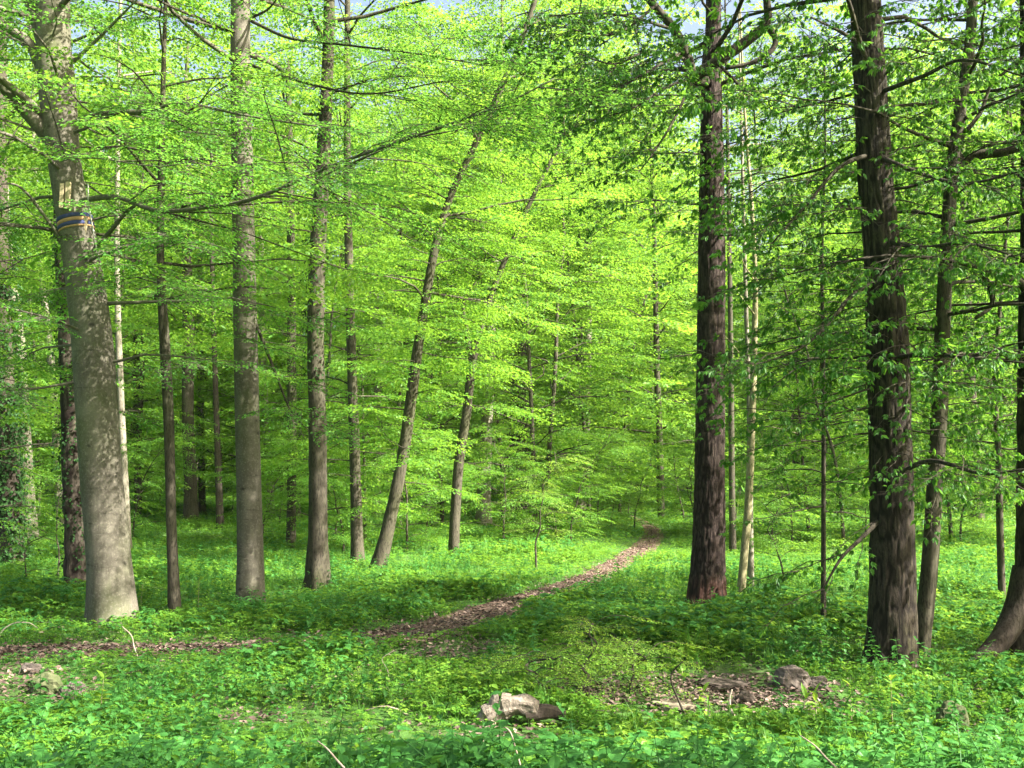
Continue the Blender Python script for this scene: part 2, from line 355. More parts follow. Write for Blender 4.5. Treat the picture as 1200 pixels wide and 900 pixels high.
def nettle(rng, h, mat, leaf=.085):
    mb = MB(); bend = rng.normal(0, .09, 2); t = np.linspace(0, 1, 5)
    C = np.column_stack([bend[0] * t ** 2, bend[1] * t ** 2, h * t]); tube(mb, C, .004 * (1.2 - t * .7), 4, r=.8)
    P = []; Yw = []; Pt = []; Sz = []; k = 0; z = h * .18; a0 = rng.uniform(0, 6.28)
    while z < h:
        tt = z / h
        for s in (0, math.pi):
            P.append((bend[0] * tt * tt, bend[1] * tt * tt, z)); Yw.append(a0 + s + k * 1.57 + rng.normal(0, .2)); Pt.append(rng.normal(-.12 + .5 * (tt > .93), .22))
            Sz.append(leaf * (1.15 - .55 * tt ** 2) * rng.uniform(.8, 1.2))
        z += rng.uniform(.045, .075); k += 1
    n = len(P); add_leaves(mb, P, Yw, Pt, rng.normal(0, .2, n), np.array(Sz), .58, 'o', rng.random(n) * .8, rng)
    return mb.mesh('nettle_stem', mat)
def grass_tuft(rng, mat, nb=14, h=.22):
    mb = MB()
    for k in range(nb):
        a = rng.uniform(0, 6.28); l = h * rng.uniform(.6, 1.2); b = rng.uniform(.2, .7) * l; w = .004
        d = np.array([math.cos(a), math.sin(a)]); s = np.array([-d[1], d[0]]) * w; o = rng.normal(0, .04, 2)
        V = [(*(o - s), 0), (*(o + s), 0), (*(o + d * b * .4 + s), l * .6), (*(o + d * b * .4 - s), l * .6), (*(o + d * b), l * .9)]
        mb.add(V, [[0, 1, 2, 3]], [[3, 2, 4]], np.full(5, rng.random()))
    return mb.mesh('grass_tuft', mat)

def jitter(x0, x1, y0, y1, dens, rng, fan=.62):
    n = int((x1 - x0) * (y1 - y0) * dens); x = rng.uniform(x0, x1, n); y = rng.uniform(y0, y1, n)
    k = np.abs(x) < fan * y + 2.5; return x[k], y[k]
rng = np.random.default_rng(5)
herbs = [herb(rng, M['leaf_herb']) for _ in range(3)] + [herb(rng, M['leaf_nettle'], 7, (.1, .28), .085, .14, 'o'), herb(rng, M['leaf_herb'], 11, (.08, .2), .05)] + [herb(rng, M['leaf_herb'], 7, (.05, .14), .06) for _ in range(3)] + [herb(rng, M['leaf_young'], 5, (.1, .26), .06)] + [grass_tuft(rng, M['grass'], 16), grass_tuft(rng, M['grass'], 12, .3)]
XX = []; YY = []
for y0, y1, dn in ((4.5, 12, 62), (12, 20, 46), (20, 32, 26), (32, 50, 11), (50, 90, 3.5)):
    x, y = jitter(-.62 * y1 - 2.5, .62 * y1 + 2.5, y0, y1, dn, rng); XX.append(x); YY.append(y)
x = np.concatenate(XX); y = np.concatenate(YY)
bd = bare_d(x, y) + .4 * (vnoise(x * 2.6, y * 2.6, 21) - .5) + .06 + .1 * (x < -2.5) * (vnoise(x * 1.1, y * 0, 22) > .45)
dens = vnoise(x * .7, y * .7, 31); keep = (bd > .02) & ((dens > .27) | (rng.random(len(x)) < .3))
keep |= (bd > -.5) & (path_d(x, y) > 0) & (rng.random(len(x)) < .22)
x, y = x[keep], y[keep]; n = len(x)
grow = .55 + 1.0 * vnoise(x * .45, y * .45, 41) ** 1.3 + .012 * np.maximum(0, y - 14)
grow *= .45 + .55 * sstep(0, .7, bd[keep])
zone = vnoise(x * .25 + 3, y * .25, 51)
pick = rng.integers(0, 5, n); lo = zone < .4; pick[lo] = rng.integers(4, 8, lo.sum())
gr = ((y > 20) & (zone > .45) & (rng.random(n) < .4)) | (rng.random(n) < .06); pick[gr] = rng.integers(9, 11, gr.sum())
yg = rng.random(n) < .03 + .22 * (vnoise(x * .9, y * .9, 81) > .74)
yg &= y > 8; pick[yg] = 8
grow[y < 7.6] *= .72; near = (y < 7.2); pick[near] = rng.choice([3, 3, 0, 4], near.sum())
scatter('ground_cover', np.column_stack([x, y, tz(x, y)]), np.column_stack([rng.normal(0, .12, n), rng.normal(0, .12, n), rng.uniform(0, 6.28, n)]), grow * rng.uniform(.8, 1.25, n), pick, herbs)
# nettles and tall herbs on the bank in front
net = [nettle(rng, h, M['leaf_nettle'], l) for h, l in ((.5, .085), (.58, .095), (.44, .08), (.62, .1), (.38, .075), (.52, .11))]
x, y = jitter(-6, 6, 2.6, 6.9, 46, rng, .6)
edge_y = 5.8 - .45 * np.exp(-(x / .7) ** 2) + .55 * (vnoise(x * .8, x * 0, 61) - .5) + .12 * x * (x > 0) - .35 * sstep(-1, -4, x)
k = y < edge_y; x, y = x[k], y[k]; n = len(x)
scatter('nettle_bed', np.column_stack([x, y, tz(x, y)]), np.column_stack([rng.normal(0, .12, n), rng.normal(0, .12, n), rng.uniform(0, 6.28, n)]), rng.uniform(.6, 1.0, n) * (.75 + .4 * vnoise(x * .6, y * .6, 71)), rng.integers(0, 6, n), net)
# taller herbs standing in drifts through the low cover
x, y = jitter(-20, 20, 7.5, 27, 14, rng); k = (bare_d(x, y) > .25) & (vnoise(x * .55, y * .55, 91) > .58); x, y = x[k], y[k]; n = len(x)
scatter('tall_herbs', np.column_stack([x, y, tz(x, y)]), np.column_stack([rng.normal(0, .2, n), rng.normal(0, .2, n), rng.uniform(0, 6.28, n)]), rng.uniform(.45, .95, n), rng.integers(0, 6, n), net)
# fallen leaves on the path and the bare patches
lm = MB()
k = rng.integers(0, 230, 12000); off = rng.normal(0, .6, 12000) * PS[k, 2]
lx = PS[k, 0] + nrm[k, 0] * off + rng.normal(0, .1, 12000); ly = PS[k, 1] + nrm[k, 1] * off + rng.normal(0, .1, 12000)
for bx, by, br in bare:
    q = int(650 * br * br); a = rng.uniform(0, 6.28, q); d = br * 1.1 * np.sqrt(rng.random(q)); lx = np.append(lx, bx + d * np.cos(a)); ly = np.append(ly, by + d * np.sin(a))
ex, ey = jitter(-12, 12, 6, 18, 40, rng); lx = np.append(lx, ex); ly = np.append(ly, ey); n = len(lx)
add_leaves(lm, np.column_stack([lx, ly, tz(lx, ly) + .035 + rng.random(n) * .02]), rng.uniform(0, 6.28, n), rng.normal(0, .3, n), rng.normal(0, .35, n), rng.uniform(.045, .09, n), .6, 'd', None, rng)
lm.build('leaf_litter', M['litter'], kind='stuff')

tw_ = MB(); tx, ty = jitter(-14, 14, 6.5, 26, .9, rng)
for a_, b_ in zip(tx, ty):
    l_ = rng.uniform(.15, .6); an = rng.uniform(0, 6.28); dv = np.array([math.cos(an), math.sin(an), rng.uniform(-.05, .35)]) * l_; p0 = np.array([a_, b_, float(tz(a_, b_)) + .05])
    tube(tw_, [p0, p0 + dv * .5 + rng.normal(0, .03, 3), p0 + dv], [.008, .006, .003], 4)
tw_.build('twig_litter', M['twig'], kind='stuff')

# ------------------------------------------------------------------ foliage sprays
def make_spray(rng, leaf=.08, kind='beech', twigs=True, nt=9):
    """a flat leafy branch end about one metre long: leaves of two faces on alternate side twigs"""
    P = []; Yw = []; Pt = []; Rl = []; Sz = []; tw = MB()
    ax = lambda t: np.array([t, .05 * math.sin(t * 3 + ph), -.14 * t * t]); ph = rng.uniform(0, 6)
    if twigs: tube(tw, [ax(0), ax(.5), ax(1)], [.007, .0045, .002], 3, cap=False, r=.5)
    segs = [(ax(.1), 0., .9, 0)]
    for i in range(nt):
        t = .08 + .86 * (i + rng.uniform(-.3, .3)) / nt; L = (.5 * (1 - t * .8) + .06) * rng.uniform(.75, 1.2); an = (1 if i % 2 else -1) * rng.uniform(.7, 1.05)
        segs.append((ax(max(0, t)), an, L, 1))
    for b, an, L, k in segs:
        st = leaf * .62; m = max(2, int(L / st)); d = np.array([math.cos(an), math.sin(an), -.1])
        if k and twigs: tube(tw, [b, b + d * L * .95 + np.array([0, 0, -.05 * L])], [.004, .0015], 3, cap=False, r=.5)
        for j in range(m):
            q = (j + 1) * L / m; s = 1 if j % 2 else -1
            P.append(b + d * q + np.array([0, 0, -.1 * q * q / max(L, .1) + rng.normal(0, .012)])); Yw.append(an + s * rng.uniform(.5, 1.05) if j < m - 1 else an)
            Pt.append(rng.normal(-.24, .26)); Rl.append(rng.normal(0, .36)); Sz.append(leaf * rng.uniform(.5, 1.15))
    mb = MB(); add_leaves(mb, P, Yw, Pt, Rl, np.array(Sz), .64, 'd', None, rng)
    return np.concatenate(mb.v), np.concatenate(mb.t), np.concatenate(mb.r), (np.concatenate(tw.v), np.concatenate(tw.q)) if twigs else None
def make_palmate(rng, leaf=.112, nl=15):
    """a drooping shoot with large hand-shaped leaves of five leaflets"""
    P = []; Yw = []; Pt = []; Rl = []; Sz = []; rr = []; tw = MB()
    C = np.array([[0, 0, 0], [.3, .02, .02], [.6, -.02, -.05], [.85, 0, -.2]]); tube(tw, C, [.008, .006, .004, .003], 3, cap=False, r=.5)
    for i in range(nl):
        t = rng.uniform(.15, 1); b = np.array([.85 * t, 0, -.2 * t * t]); a = rng.uniform(-1.7, 1.7) if t < .9 else rng.uniform(-.4, .4); sl_ = rng.uniform(.06, .24)
        c = b + sl_ * np.array([math.cos(a), math.sin(a), rng.uniform(-.3, .25)]); tube(tw, [b, c], [.002, .0018], 3, cap=False, r=.3)
        dr = rng.normal(-.6, .35); r0 = rng.random(); s0 = leaf * rng.uniform(.65, 1.15)
        for j in range(5):
            P.append(c); Yw.append(a + (j - 2) * .55 + rng.normal(0, .12)); Pt.append(dr - .14 * abs(j - 2) + rng.normal(0, .2)); Rl.append(rng.normal(0, .4)); Sz.append(s0 * (1 - .17 * abs(j - 2))); rr.append(r0)
    mb = MB(); add_leaves(mb, P, Yw, Pt, Rl, np.array(Sz), .4, 'd', np.array(rr), rng)
    return np.concatenate(mb.v), np.concatenate(mb.t), np.concatenate(mb.r), (np.concatenate(tw.v), np.concatenate(tw.q))
rs = np.random.default_rng(21)
SPR = {'beech': [make_spray(rs, .066, nt=11) for _ in range(8)], 'mid': [make_spray(rs, .088, twigs=False, nt=9) for _ in range(8)],
       'far': [make_spray(rs, .15, twigs=False, nt=7) for _ in range(6)], 'palm': [make_palmate(rs) for _ in range(8)], 'fine': [make_spray(rs, .06, nt=8) for _ in range(5)]}
def put_spray(leaves, wood, kind, p, yaw, pitch, roll, sc, rng):
    V, T, r, tw = SPR[kind][rng.integers(len(SPR[kind]))]
    Rm = rotm(np.array([yaw]), np.array([pitch]), np.array([roll]))[0]
    leaves.add((V * sc) @ Rm.T + p, None, T, np.clip(r + rng.normal(0, .12), 0, 1))
    if tw is not None and wood is not None: wood.add((tw[0] * sc) @ Rm.T + p, tw[1])
def dress(leaves, wood, kind, C, rng, f0=.3, step=.45, sc=(.7, 1.2), side=.9, droop=-.08, sub=True, subp=.55):
    """put sprays, and side branches that carry sprays, along a branch"""
    C = np.asarray(C, float); ln = np.concatenate([[0], np.cumsum(np.linalg.norm(np.diff(C, axis=0), axis=1))]); L = ln[-1]; s = f0 * L; sd = 1
    while s < L:
        p = np.array([np.interp(s, ln, C[:, i]) for i in range(3)]); e = min(L, s + .2); q = np.array([np.interp(e, ln, C[:, i]) for i in range(3)]); d = q - p
        if np.linalg.norm(d) < 1e-3: break
        yaw = math.atan2(d[1], d[0]); sd = -sd; yy = yaw + sd * rng.uniform(.45, 1.1) * side
        if sub and rng.random() < subp and L > 1.5:
            l2 = rng.uniform(.4, 1.0) * (.4 * (L - s) + .6); pt = rng.normal(droop + .1, .22)
            D = np.array([math.cos(yy), math.sin(yy), pt]); E2 = p + D * l2 + np.array([0, 0, -.06 * l2 * l2])
            if wood is not None: tube(wood, [p, (p + E2) / 2 + np.array([0, 0, .03 * l2]), E2], np.array([.011, .008, .004]) * (.6 + .3 * l2), 4, cap=False)
            for t in (.35, .7, 1.):
                put_spray(leaves, wood, kind, p + (E2 - p) * t, yy + rng.normal(0, .15) + (0 if t == 1 else rng.choice([-.8, .8])), rng.normal(droop, .13), rng.normal(0, .2), rng.uniform(*sc), rng)
        else: put_spray(leaves, wood, kind, p + np.array([0, 0, rng.normal(0, .06)]), yy, rng.normal(droop, .2), rng.normal(0, .2), rng.uniform(*sc), rng)
        s += step * rng.uniform(.7, 1.3)
    put_spray(leaves, wood, kind, C[-1], math.atan2(*(C[-1] - C[-2])[1::-1]), droop, rng.normal(0, .2), rng.uniform(*sc), rng)
def limb(base, az, el, L, rng, n=7, sag=.22):
    t = np.linspace(0, 1, n); yaw = az + np.cumsum(rng.normal(0, .22, n)); el = el + rng.normal(0, .08); P = [np.array(base, float)]
    for k in range(1, n):
        e = el * (1 - t[k] ** 1.5) - sag * t[k] ** 2 + rng.normal(0, .07); P.append(P[-1] + L / (n - 1) * np.array([math.cos(yaw[k]) * math.cos(e), math.sin(yaw[k]) * math.cos(e), math.sin(e)]))
    return np.array(P)
def crown(leaves, wood, kind, axis, H0, H1, prof, nb, rng, trunk_r, el=(.1, .6), step=.5, sc=(.8, 1.3), f0=.3, sector=None, seg=5):
    """limbs all the way up an axis (array of points), each dressed in sprays"""
    axis = np.asarray(axis, float); a = rng.uniform(0, 6.28)
    for k in range(nb):
        t = (k + rng.random()) / nb; z = H0 + (H1 - H0) * t; a += 2.4 + rng.normal(0, .3)
        aa = a if sector is None else sector[0] + (a % 6.28) / 6.28 * (sector[1] - sector[0])
        b = np.array([np.interp(z, axis[:, 2], axis[:, 0]), np.interp(z, axis[:, 2], axis[:, 1]), z]); L = prof(t) * rng.uniform(.5, 1.25)
        C = limb(b, aa, el[0] + (el[1] - el[0]) * t + rng.normal(0, .08), L, rng)
        r0 = min(.4 * float(np.interp(t, [0, 1], [trunk_r, trunk_r * .35])), .006 + .0085 * L)
        tube(wood, C, np.linspace(r0, .004, len(C)), seg, cap=False); dress(leaves, wood, kind, C, rng, f0, step, sc)

# ------------------------------------------------------------------ trees whose trunks show: traced as (px, py, width) and stood on the ground
def furrow(seed, amp, K=26, ns=1.1):
    def f(th, s):
        w = vnoise(th / 6.2832 * 7, s * .9, seed + 1, 7) * 1.3; u = th / 6.2832 * K + w
        a = np.abs(vnoise(u, s * ns * 2.2, seed, K) * 2 - 1); b = np.abs(vnoise(u * 2, s * ns * 5, seed + 4, 2 * K) * 2 - 1)
        return 1 + amp * (np.clip(a * 1.6, 0, 1) * .75 + .25 * b - .6)
    return f
def smoothbark(seed, amp=.03):
    def f(th, s): return 1 + amp * (vnoise(th / 6.2832 * 5, s * .8, seed, 5) - .5) * 2 + amp * .6 * (vnoise(th / 6.2832 * 9, s * 2.5, seed + 3, 9) - .5)
    return f
def trunk_curve(pl, Htop, lean_keep=.4):
    """polyline of (px, py, width px), base first -> world points, radii, distance"""
    g0 = ground(pl[0][0], pl[0][1]); Y = g0.y; P = []; r = []
    for px, py, w in pl:
        q = at(px, py, Y); dist = math.hypot(q.x, q.y) if False else Y
        P.append(list(q)); r.append(w * Y / F / 2)
    P[0] = [g0.x, g0.y, g0.z]
    P = np.array(P); o = np.argsort(P[:, 2]); P = P[o]; r = np.array(r)[o]
    d = P[-1] - P[-2]; d = d / max(d[2], .3)
    if P[-1, 2] < Htop:
        h = Htop - P[-1, 2]; P = np.vstack([P, P[-1] + d * h * .5 * np.array([lean_keep, 1, 1]), P[-1] + d * h * np.array([lean_keep * .8, 1, 1])]); r = np.append(r, [r[-1] * .72, max(.02, r[-1] * .25)])
    P = np.vstack([P[0] - np.array([0, 0, .25]), P]); r = np.append(r[0], r)
    return P, r, Y
def tree(name, label, cat, pl, bark, Htop, seg=20, ring=.16, disp=None, flare=.35, group=None, kind='mid', crowns=(), seed=1, roots=5):
    rng = np.random.default_rng(seed + 100); P, r, Y = trunk_curve(pl, Htop)
    root = thing(name, label, cat, (P[1][0], P[1][1], P[1][2]), group); o = P[1].copy()
    L = np.linalg.norm(np.diff(P, axis=0), axis=1).sum(); m = max(12, int(L / ring)); C = spline(np.column_stack([P - o, r]), m)
    hz = np.clip(C[:, 2], 0, None)
    base = disp or smoothbark(seed)
    def dd(th, s):
        k = base(th, s); h = np.broadcast_to(hz[:, None], th.shape); fl = np.exp(-h / .38) * flare
        return k * (1 + fl * (.55 + .45 * np.cos(th * roots + 2 * np.sin(th + seed))))
    mb = MB(); th = np.arange(seg) / seg * 2 * np.pi
    tube(mb, C[:, :3], np.maximum(C[:, 3], .008), seg, dd)
    if disp is not None:
        kk = disp(np.broadcast_to(th, (m, seg)), np.broadcast_to(np.concatenate([[0], np.cumsum(np.linalg.norm(np.diff(C[:, :3], axis=0), axis=1))])[:, None], (m, seg)))
        lo, hi = np.percentile(kk, 3), np.percentile(kk, 97); mb.r[-1][:m * seg] = np.clip((kk.ravel() - lo) / (hi - lo), 0, 1)
    else: mb.r[-1][:] = 1
    lv = MB()
    wood = MB()
    for c in crowns:
        c = dict(c); crown(lv, wood, c.pop('kind', kind), C[:, :3], c.pop('H0'), c.pop('H1'), c.pop('prof'), c.pop('nb'), rng, float(r[1]), **c)
    tr = mb.build('trunk', bark, root, True)
    if wood.n: wood.build('limbs', bark if bark not in (M['dark'], M['red'], M['black']) else M['twig'], root, True, 'stuff')
    lm_ = {'palm': M['leaf_chestnut'], 'beech': M['leaf_beech'], 'mid': M['leaf_mid'], 'far': M['leaf_far'], 'fine': M['leaf_young']}[kind]
    if lv.n: lv.build('crown', lm_, root, kind='stuff')
    root['_d'] = Y
    return root, C[:, :3] + o, C[:, 3]
def branch(root, pts, r0, r1, bark, seg=7, name='branch', m=None):
    P = np.array([list(p) for p in pts]) - np.array(root.location); C = spline(P, m or max(8, len(P) * 4)); mb = MB()
    tube(mb, C, np.linspace(r0, r1, len(C)) , seg, smoothbark(3, .12), r=1); mb.build(name, bark, root, True); return C
def ivy(root, C, rad, h0, h1, n, rng, leaf=.07, spread=.1, mat='leaf_ivy'):
    mb = MB(); z = h0 + (h1 - h0) * rng.random(n); o = np.array(root.location); A = C - o
    a = rng.uniform(0, 6.28, n); rr = np.interp(z, A[:, 2], rad) + np.abs(rng.normal(0, spread, n)); P = np.column_stack([np.interp(z, A[:, 2], A[:, 0]) + rr * np.cos(a), np.interp(z, A[:, 2], A[:, 1]) + rr * np.sin(a), z])
    k = vnoise(a * 1.5, z * 1.3, 7) > .33; P, a = P[k], a[k]; m = len(P)
    add_leaves(mb, P, a + rng.normal(0, .6, m), rng.normal(-.9, .4, m), rng.normal(0, .4, m), rng.uniform(.6, 1.2, m) * leaf, .9, 'd', None, rng)
    mb.build('ivy', M[mat], root, kind='stuff')
up = lambda R_: (lambda t: R_ * (1 - .65 * t ** 1.5))
bell = lambda R_: (lambda t: R_ * (.45 + 1.1 * t * (1 - t) * 2) * (1 - .3 * t))

# --- the big beech at the left
big, bC, bR = tree('beech_tree', 'big smooth grey beech at the left with a strap round its trunk', 'beech tree',
    [(131, 731, 56), (128, 660, 50), (118, 550, 46), (108, 400, 47), (95, 300, 41), (77, 200, 37), (67, 100, 42), (63, 0, 37)], M['beech'], 24, 40, .12, smoothbark(4, .03), .12, kind='beech', seed=4,
    crowns=[dict(H0=9, H1=22, prof=up(6), nb=26, el=(.3, .9), step=.7, kind='mid'), dict(H0=3.4, H1=10, prof=bell(3.8), nb=22, el=(0, .35), step=.5)])
BY = big['_d']
P = lambda px, py, y: at(px, py, y)
def bough(root, pix, r0, r1, kind, rng, leaves, wood, bark=M['beech'], **kw):
    C = branch(root, [P(*p) for p in pix], r0 * (1 if r0 > .08 else .6), r1 * (1 if r0 > .08 else .6), bark); dress(leaves, wood, kind, C, rng, **kw)
lv, wd = MB(), MB(); rb = np.random.default_rng(77)
bough(big, [(88, 142, BY), (120, 133, BY - .3), (170, 131, BY - .8), (215, 121, BY - 1.2), (290, 136, BY - 1.8), (385, 150, BY - 2.3)], .08, .015, 'beech', rb, lv, wd, f0=.2, step=.42)
bough(big, [(95, 140, BY), (140, 140, BY - .5), (170, 152, BY - .9), (225, 155, BY - 1.4), (270, 160, BY - 1.8)], .045, .01, 'beech', rb, lv, wd, f0=.25, step=.42)
bough(big, [(88, 236, BY), (135, 231, BY - .8), (185, 247, BY - 1.4), (240, 243, BY - 2), (300, 232, BY - 2.6), (400, 190, BY - 3.4), (500, 155, BY - 4.2), (590, 122, BY - 4.8), (650, 92, BY - 5)], .075, .012, 'beech', rb, lv, wd, f0=.18, step=.3, sc=(.6, 1.1))
bough(big, [(380, 205, BY - 3.3), (450, 175, BY - 3.6), (520, 150, BY - 4), (600, 138, BY - 4.4)], .022, .008, 'beech', rb, lv, wd, f0=.1, step=.35, sc=(.6, 1.))
bough(big, [(110, 292, BY), (130, 270, BY - .3), (152, 245, BY - .6), (180, 233, BY - 1), (240, 226, BY - 1.5)], .07, .02, 'beech', rb, lv, wd, f0=.35, step=.4)
bough(big, [(78, 290, BY), (50, 250, BY - .4), (30, 225, BY - .6), (8, 215, BY - .9), (-40, 230, BY - 1.4)], .05, .012, 'beech', rb, lv, wd, f0=.2, step=.35)
bough(big, [(58, 160, BY), (30, 130, BY - .3), (0, 100, BY - .6), (-50, 60, BY - 1)], .13, .05, 'beech', rb, lv, wd, f0=.5, step=.6)
bough(big, [(55, 140, BY), (25, 112, BY - .5), (-10, 85, BY - 1)], .085, .045, 'beech', rb, lv, wd, f0=.5, step=.6)
bough(big, [(52, 85, BY), (35, 52, BY - .1), (12, 35, BY - .2), (-30, 15, BY - .5)], .1, .05, 'beech', rb, lv, wd, f0=.5, step=.6)
bough(big, [(58, 70, BY), (42, 20, BY + .1), (25, -30, BY + .2), (10, -120, BY + .3)], .13, .06, 'beech', rb, lv, wd, f0=.6, step=.7)
bough(big, [(86, 72, BY), (110, 50, BY - .4), (140, 20, BY - .8), (175, -15, BY - 1.2)], .06, .02, 'beech', rb, lv, wd, f0=.4, step=.5, bark=M['pale'])
bough(big, [(60, 190, BY - .2), (110, 185, BY - 1.5), (190, 195, BY - 2.6), (280, 180, BY - 3.4), (380, 215, BY - 4.2)], .02, .008, 'beech', rb, lv, wd, f0=.1, step=.4)
bough(big, [(80, 320, BY - .2), (120, 330, BY - 1.2), (170, 325, BY - 2), (215, 340, BY - 2.6)], .014, .006, 'beech', rb, lv, wd, f0=.1, step=.45, sc=(.5, .9))
lv.build('leaf_sprays', M['leaf_beech'], big, kind='stuff'); wd.build('twigs', M['twig'], big, kind='stuff')
# --- the other named trees: (name, label, category, trace, bark, height, options)
TR = []
def T_(*a, **k): TR.append(tree(*a, **k)); return TR[-1]
hi = lambda R_=4, H0=10, H1=21, nb=16, k='mid', **kw: dict(H0=H0, H1=H1, prof=up(R_ + .8), nb=int(nb * 1.4), el=(.3, .9), step=.8, kind=k, **kw)
b2, b2C, b2R = T_('beech_tree', 'straight smooth grey beech trunk with sun patches standing right of the big beech', 'beech tree', [(294, 714, 34), (293, 640, 30), (290, 500, 28), (286, 300, 27), (283, 150, 25), (282, 0, 23)], M['beech'], 24, 32, .14, smoothbark(8, .025), .2, seed=8, kind='beech', crowns=[hi(5, 9, 21, 20)])
T_('young_tree', 'thin dark young trunk between the big beech and the straight beech', 'tree', [(205, 724, 14), (201, 620, 12), (198, 500, 12), (193, 400, 12), (188, 300, 9), (190, 150, 7)], M['grey'], 12, 12, .2, seed=9, kind='mid', crowns=[dict(H0=5, H1=11.5, prof=up(3.2), nb=22, el=(.1, .6), step=.5)])
t4, t4C, t4R = T_('ivy_clad_tree', 'dark upright trunk wrapped with ivy right of the straight beech', 'tree', [(372, 691, 27), (373, 600, 22), (372, 500, 21), (370, 400, 20), (372, 300, 20), (378, 200, 17), (383, 100, 15), (386, 0, 13)], M['grey'], 24, 22, .16, furrow(40, .12, 14), .45, seed=10, crowns=[hi(4), dict(H0=5.2, H1=10.5, prof=bell(2.6), nb=12, el=(0, .5), step=.5)])
ivy(t4, t4C, t4R, 4.5, 11, 1500, rs)
T_('slender_tree', 'slender grey trunk standing between the straight beech and the ivy trunk', 'tree', [(341, 641, 11), (342, 500, 11), (341, 300, 10), (338, 100, 7)], M['grey'], 18, 10, .3, seed=11, crowns=[dict(H0=3.2, H1=17, prof=bell(2.4), nb=26, el=(.1, .7), step=.55)])
T_('woodland_tree', 'brown mid distance trunk behind the thin dark young trunk', 'tree', [(224, 612, 18), (223, 560, 15), (220, 480, 14), (221, 400, 14), (219, 300, 11), (218, 150, 8)], M['grey'], 26, 12, .4, seed=12, crowns=[hi(5, 12, 25, 14, 'far', sc=(1, 1.5))])
T_('young_tree', 'very thin dark stem left of the straight beech farther back', 'tree', [(258, 619, 9), (254, 500, 7), (250, 370, 6), (247, 250, 5)], M['dark'], 20, 8, .4, seed=13, crowns=[dict(H0=8, H1=19, prof=up(2.5), nb=12, el=(.2, .6), step=.8, kind='far')])
T_('leaning_tree', 'grey trunk leaning right with its foot among leaves left of the path', 'tree', [(443, 669, 18), (459, 600, 15), (473, 530, 14), (484, 450, 13.5), (491, 400, 12), (508, 300, 10), (528, 230, 8.5), (575, 130, 7.5), (627, 0, 6.5)], M['grey'], 22, 14, .3, furrow(60, .1, 10), .4, seed=14, crowns=[dict(H0=2.2, H1=7, prof=bell(2.2), nb=12, el=(-.1, .5), step=.45), dict(H0=6.5, H1=20, prof=up(4), nb=30, el=(.2, .8), step=.6), dict(H0=5, H1=13, prof=lambda t: 1.5, nb=34, el=(-.1, .4), step=.35)])
t9, t9C, t9R = T_('forked_tree', 'slim forked trunk with crooked leaning top left of the path', 'tree', [(531, 651, 12), (537, 550, 12), (546, 490, 11), (553, 430, 10), (562, 390, 8), (576, 345, 7), (600, 285, 6), (632, 215, 5), (655, 170, 4.5)], M['grey'], 15, 12, .3, seed=15, crowns=[dict(H0=4.5, H1=14.5, prof=bell(2.8), nb=26, el=(.1, .7), step=.55), dict(H0=6, H1=13, prof=lambda t: 1.5, nb=24, el=(-.1, .4), step=.35)])
y9 = t9['_d']
branch(t9, [P(553, 425, y9), (P(546, 385, y9)), P(543, 355, y9 - .3), P(558, 330, y9 - .5)], .1, .03, M['grey'])
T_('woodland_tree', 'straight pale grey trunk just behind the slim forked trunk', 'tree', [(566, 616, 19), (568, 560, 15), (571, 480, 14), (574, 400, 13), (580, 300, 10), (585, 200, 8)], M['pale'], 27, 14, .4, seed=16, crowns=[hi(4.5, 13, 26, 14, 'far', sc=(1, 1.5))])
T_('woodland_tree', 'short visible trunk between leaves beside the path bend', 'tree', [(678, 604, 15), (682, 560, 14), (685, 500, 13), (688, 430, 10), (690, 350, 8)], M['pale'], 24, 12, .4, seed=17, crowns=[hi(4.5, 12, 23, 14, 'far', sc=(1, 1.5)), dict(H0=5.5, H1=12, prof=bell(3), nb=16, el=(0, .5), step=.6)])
pine, pC, pR = T_('dark_barked_tree', 'tall straight dark red brown furrowed trunk right of the path', 'tree', [(828, 719, 47), (829, 680, 41), (831, 620, 37), (832, 500, 34), (834, 300, 32), (834, 180, 28), (834, 80, 23), (836, 0, 18)], M['red'], 24, 96, .05, furrow(70, .085, 44, 2.2), .34, seed=18, kind='palm', crowns=[dict(H0=6.3, H1=10, prof=lambda t: 1.6, nb=14, el=(-.2, .3), step=.4, sc=(.7, 1.1)), dict(H0=9, H1=22, prof=up(4.5), nb=30, el=(.2, .7), step=.6, sc=(1, 1.5))])
T_('slim_pale_tree', 'slim yellowish pole trunk with bare side twigs right of the dark straight trunk', 'tree', [(867, 707, 10), (872, 650, 9.5), (877, 590, 9), (881, 500, 8.5), (884, 400, 7.5), (885, 320, 6), (880, 230, 5), (872, 120, 3)], M['slim'], 13, 12, .2, seed=19, flare=.15, crowns=[dict(H0=7.5, H1=12.5, prof=up(1.6), nb=10, el=(.2, .6), step=.6, sc=(.6, .9))])
T_('slim_pale_tree', 'pale grey pole half hidden behind the slim yellowish pole', 'tree', [(880, 689, 8), (879, 600, 7), (878, 480, 6), (874, 350, 5)], M['pale'], 13, 10, .25, seed=20, flare=.15, crowns=[dict(H0=7.5, H1=12.5, prof=up(1.6), nb=10, el=(.2, .6), step=.6, sc=(.6, .9))])
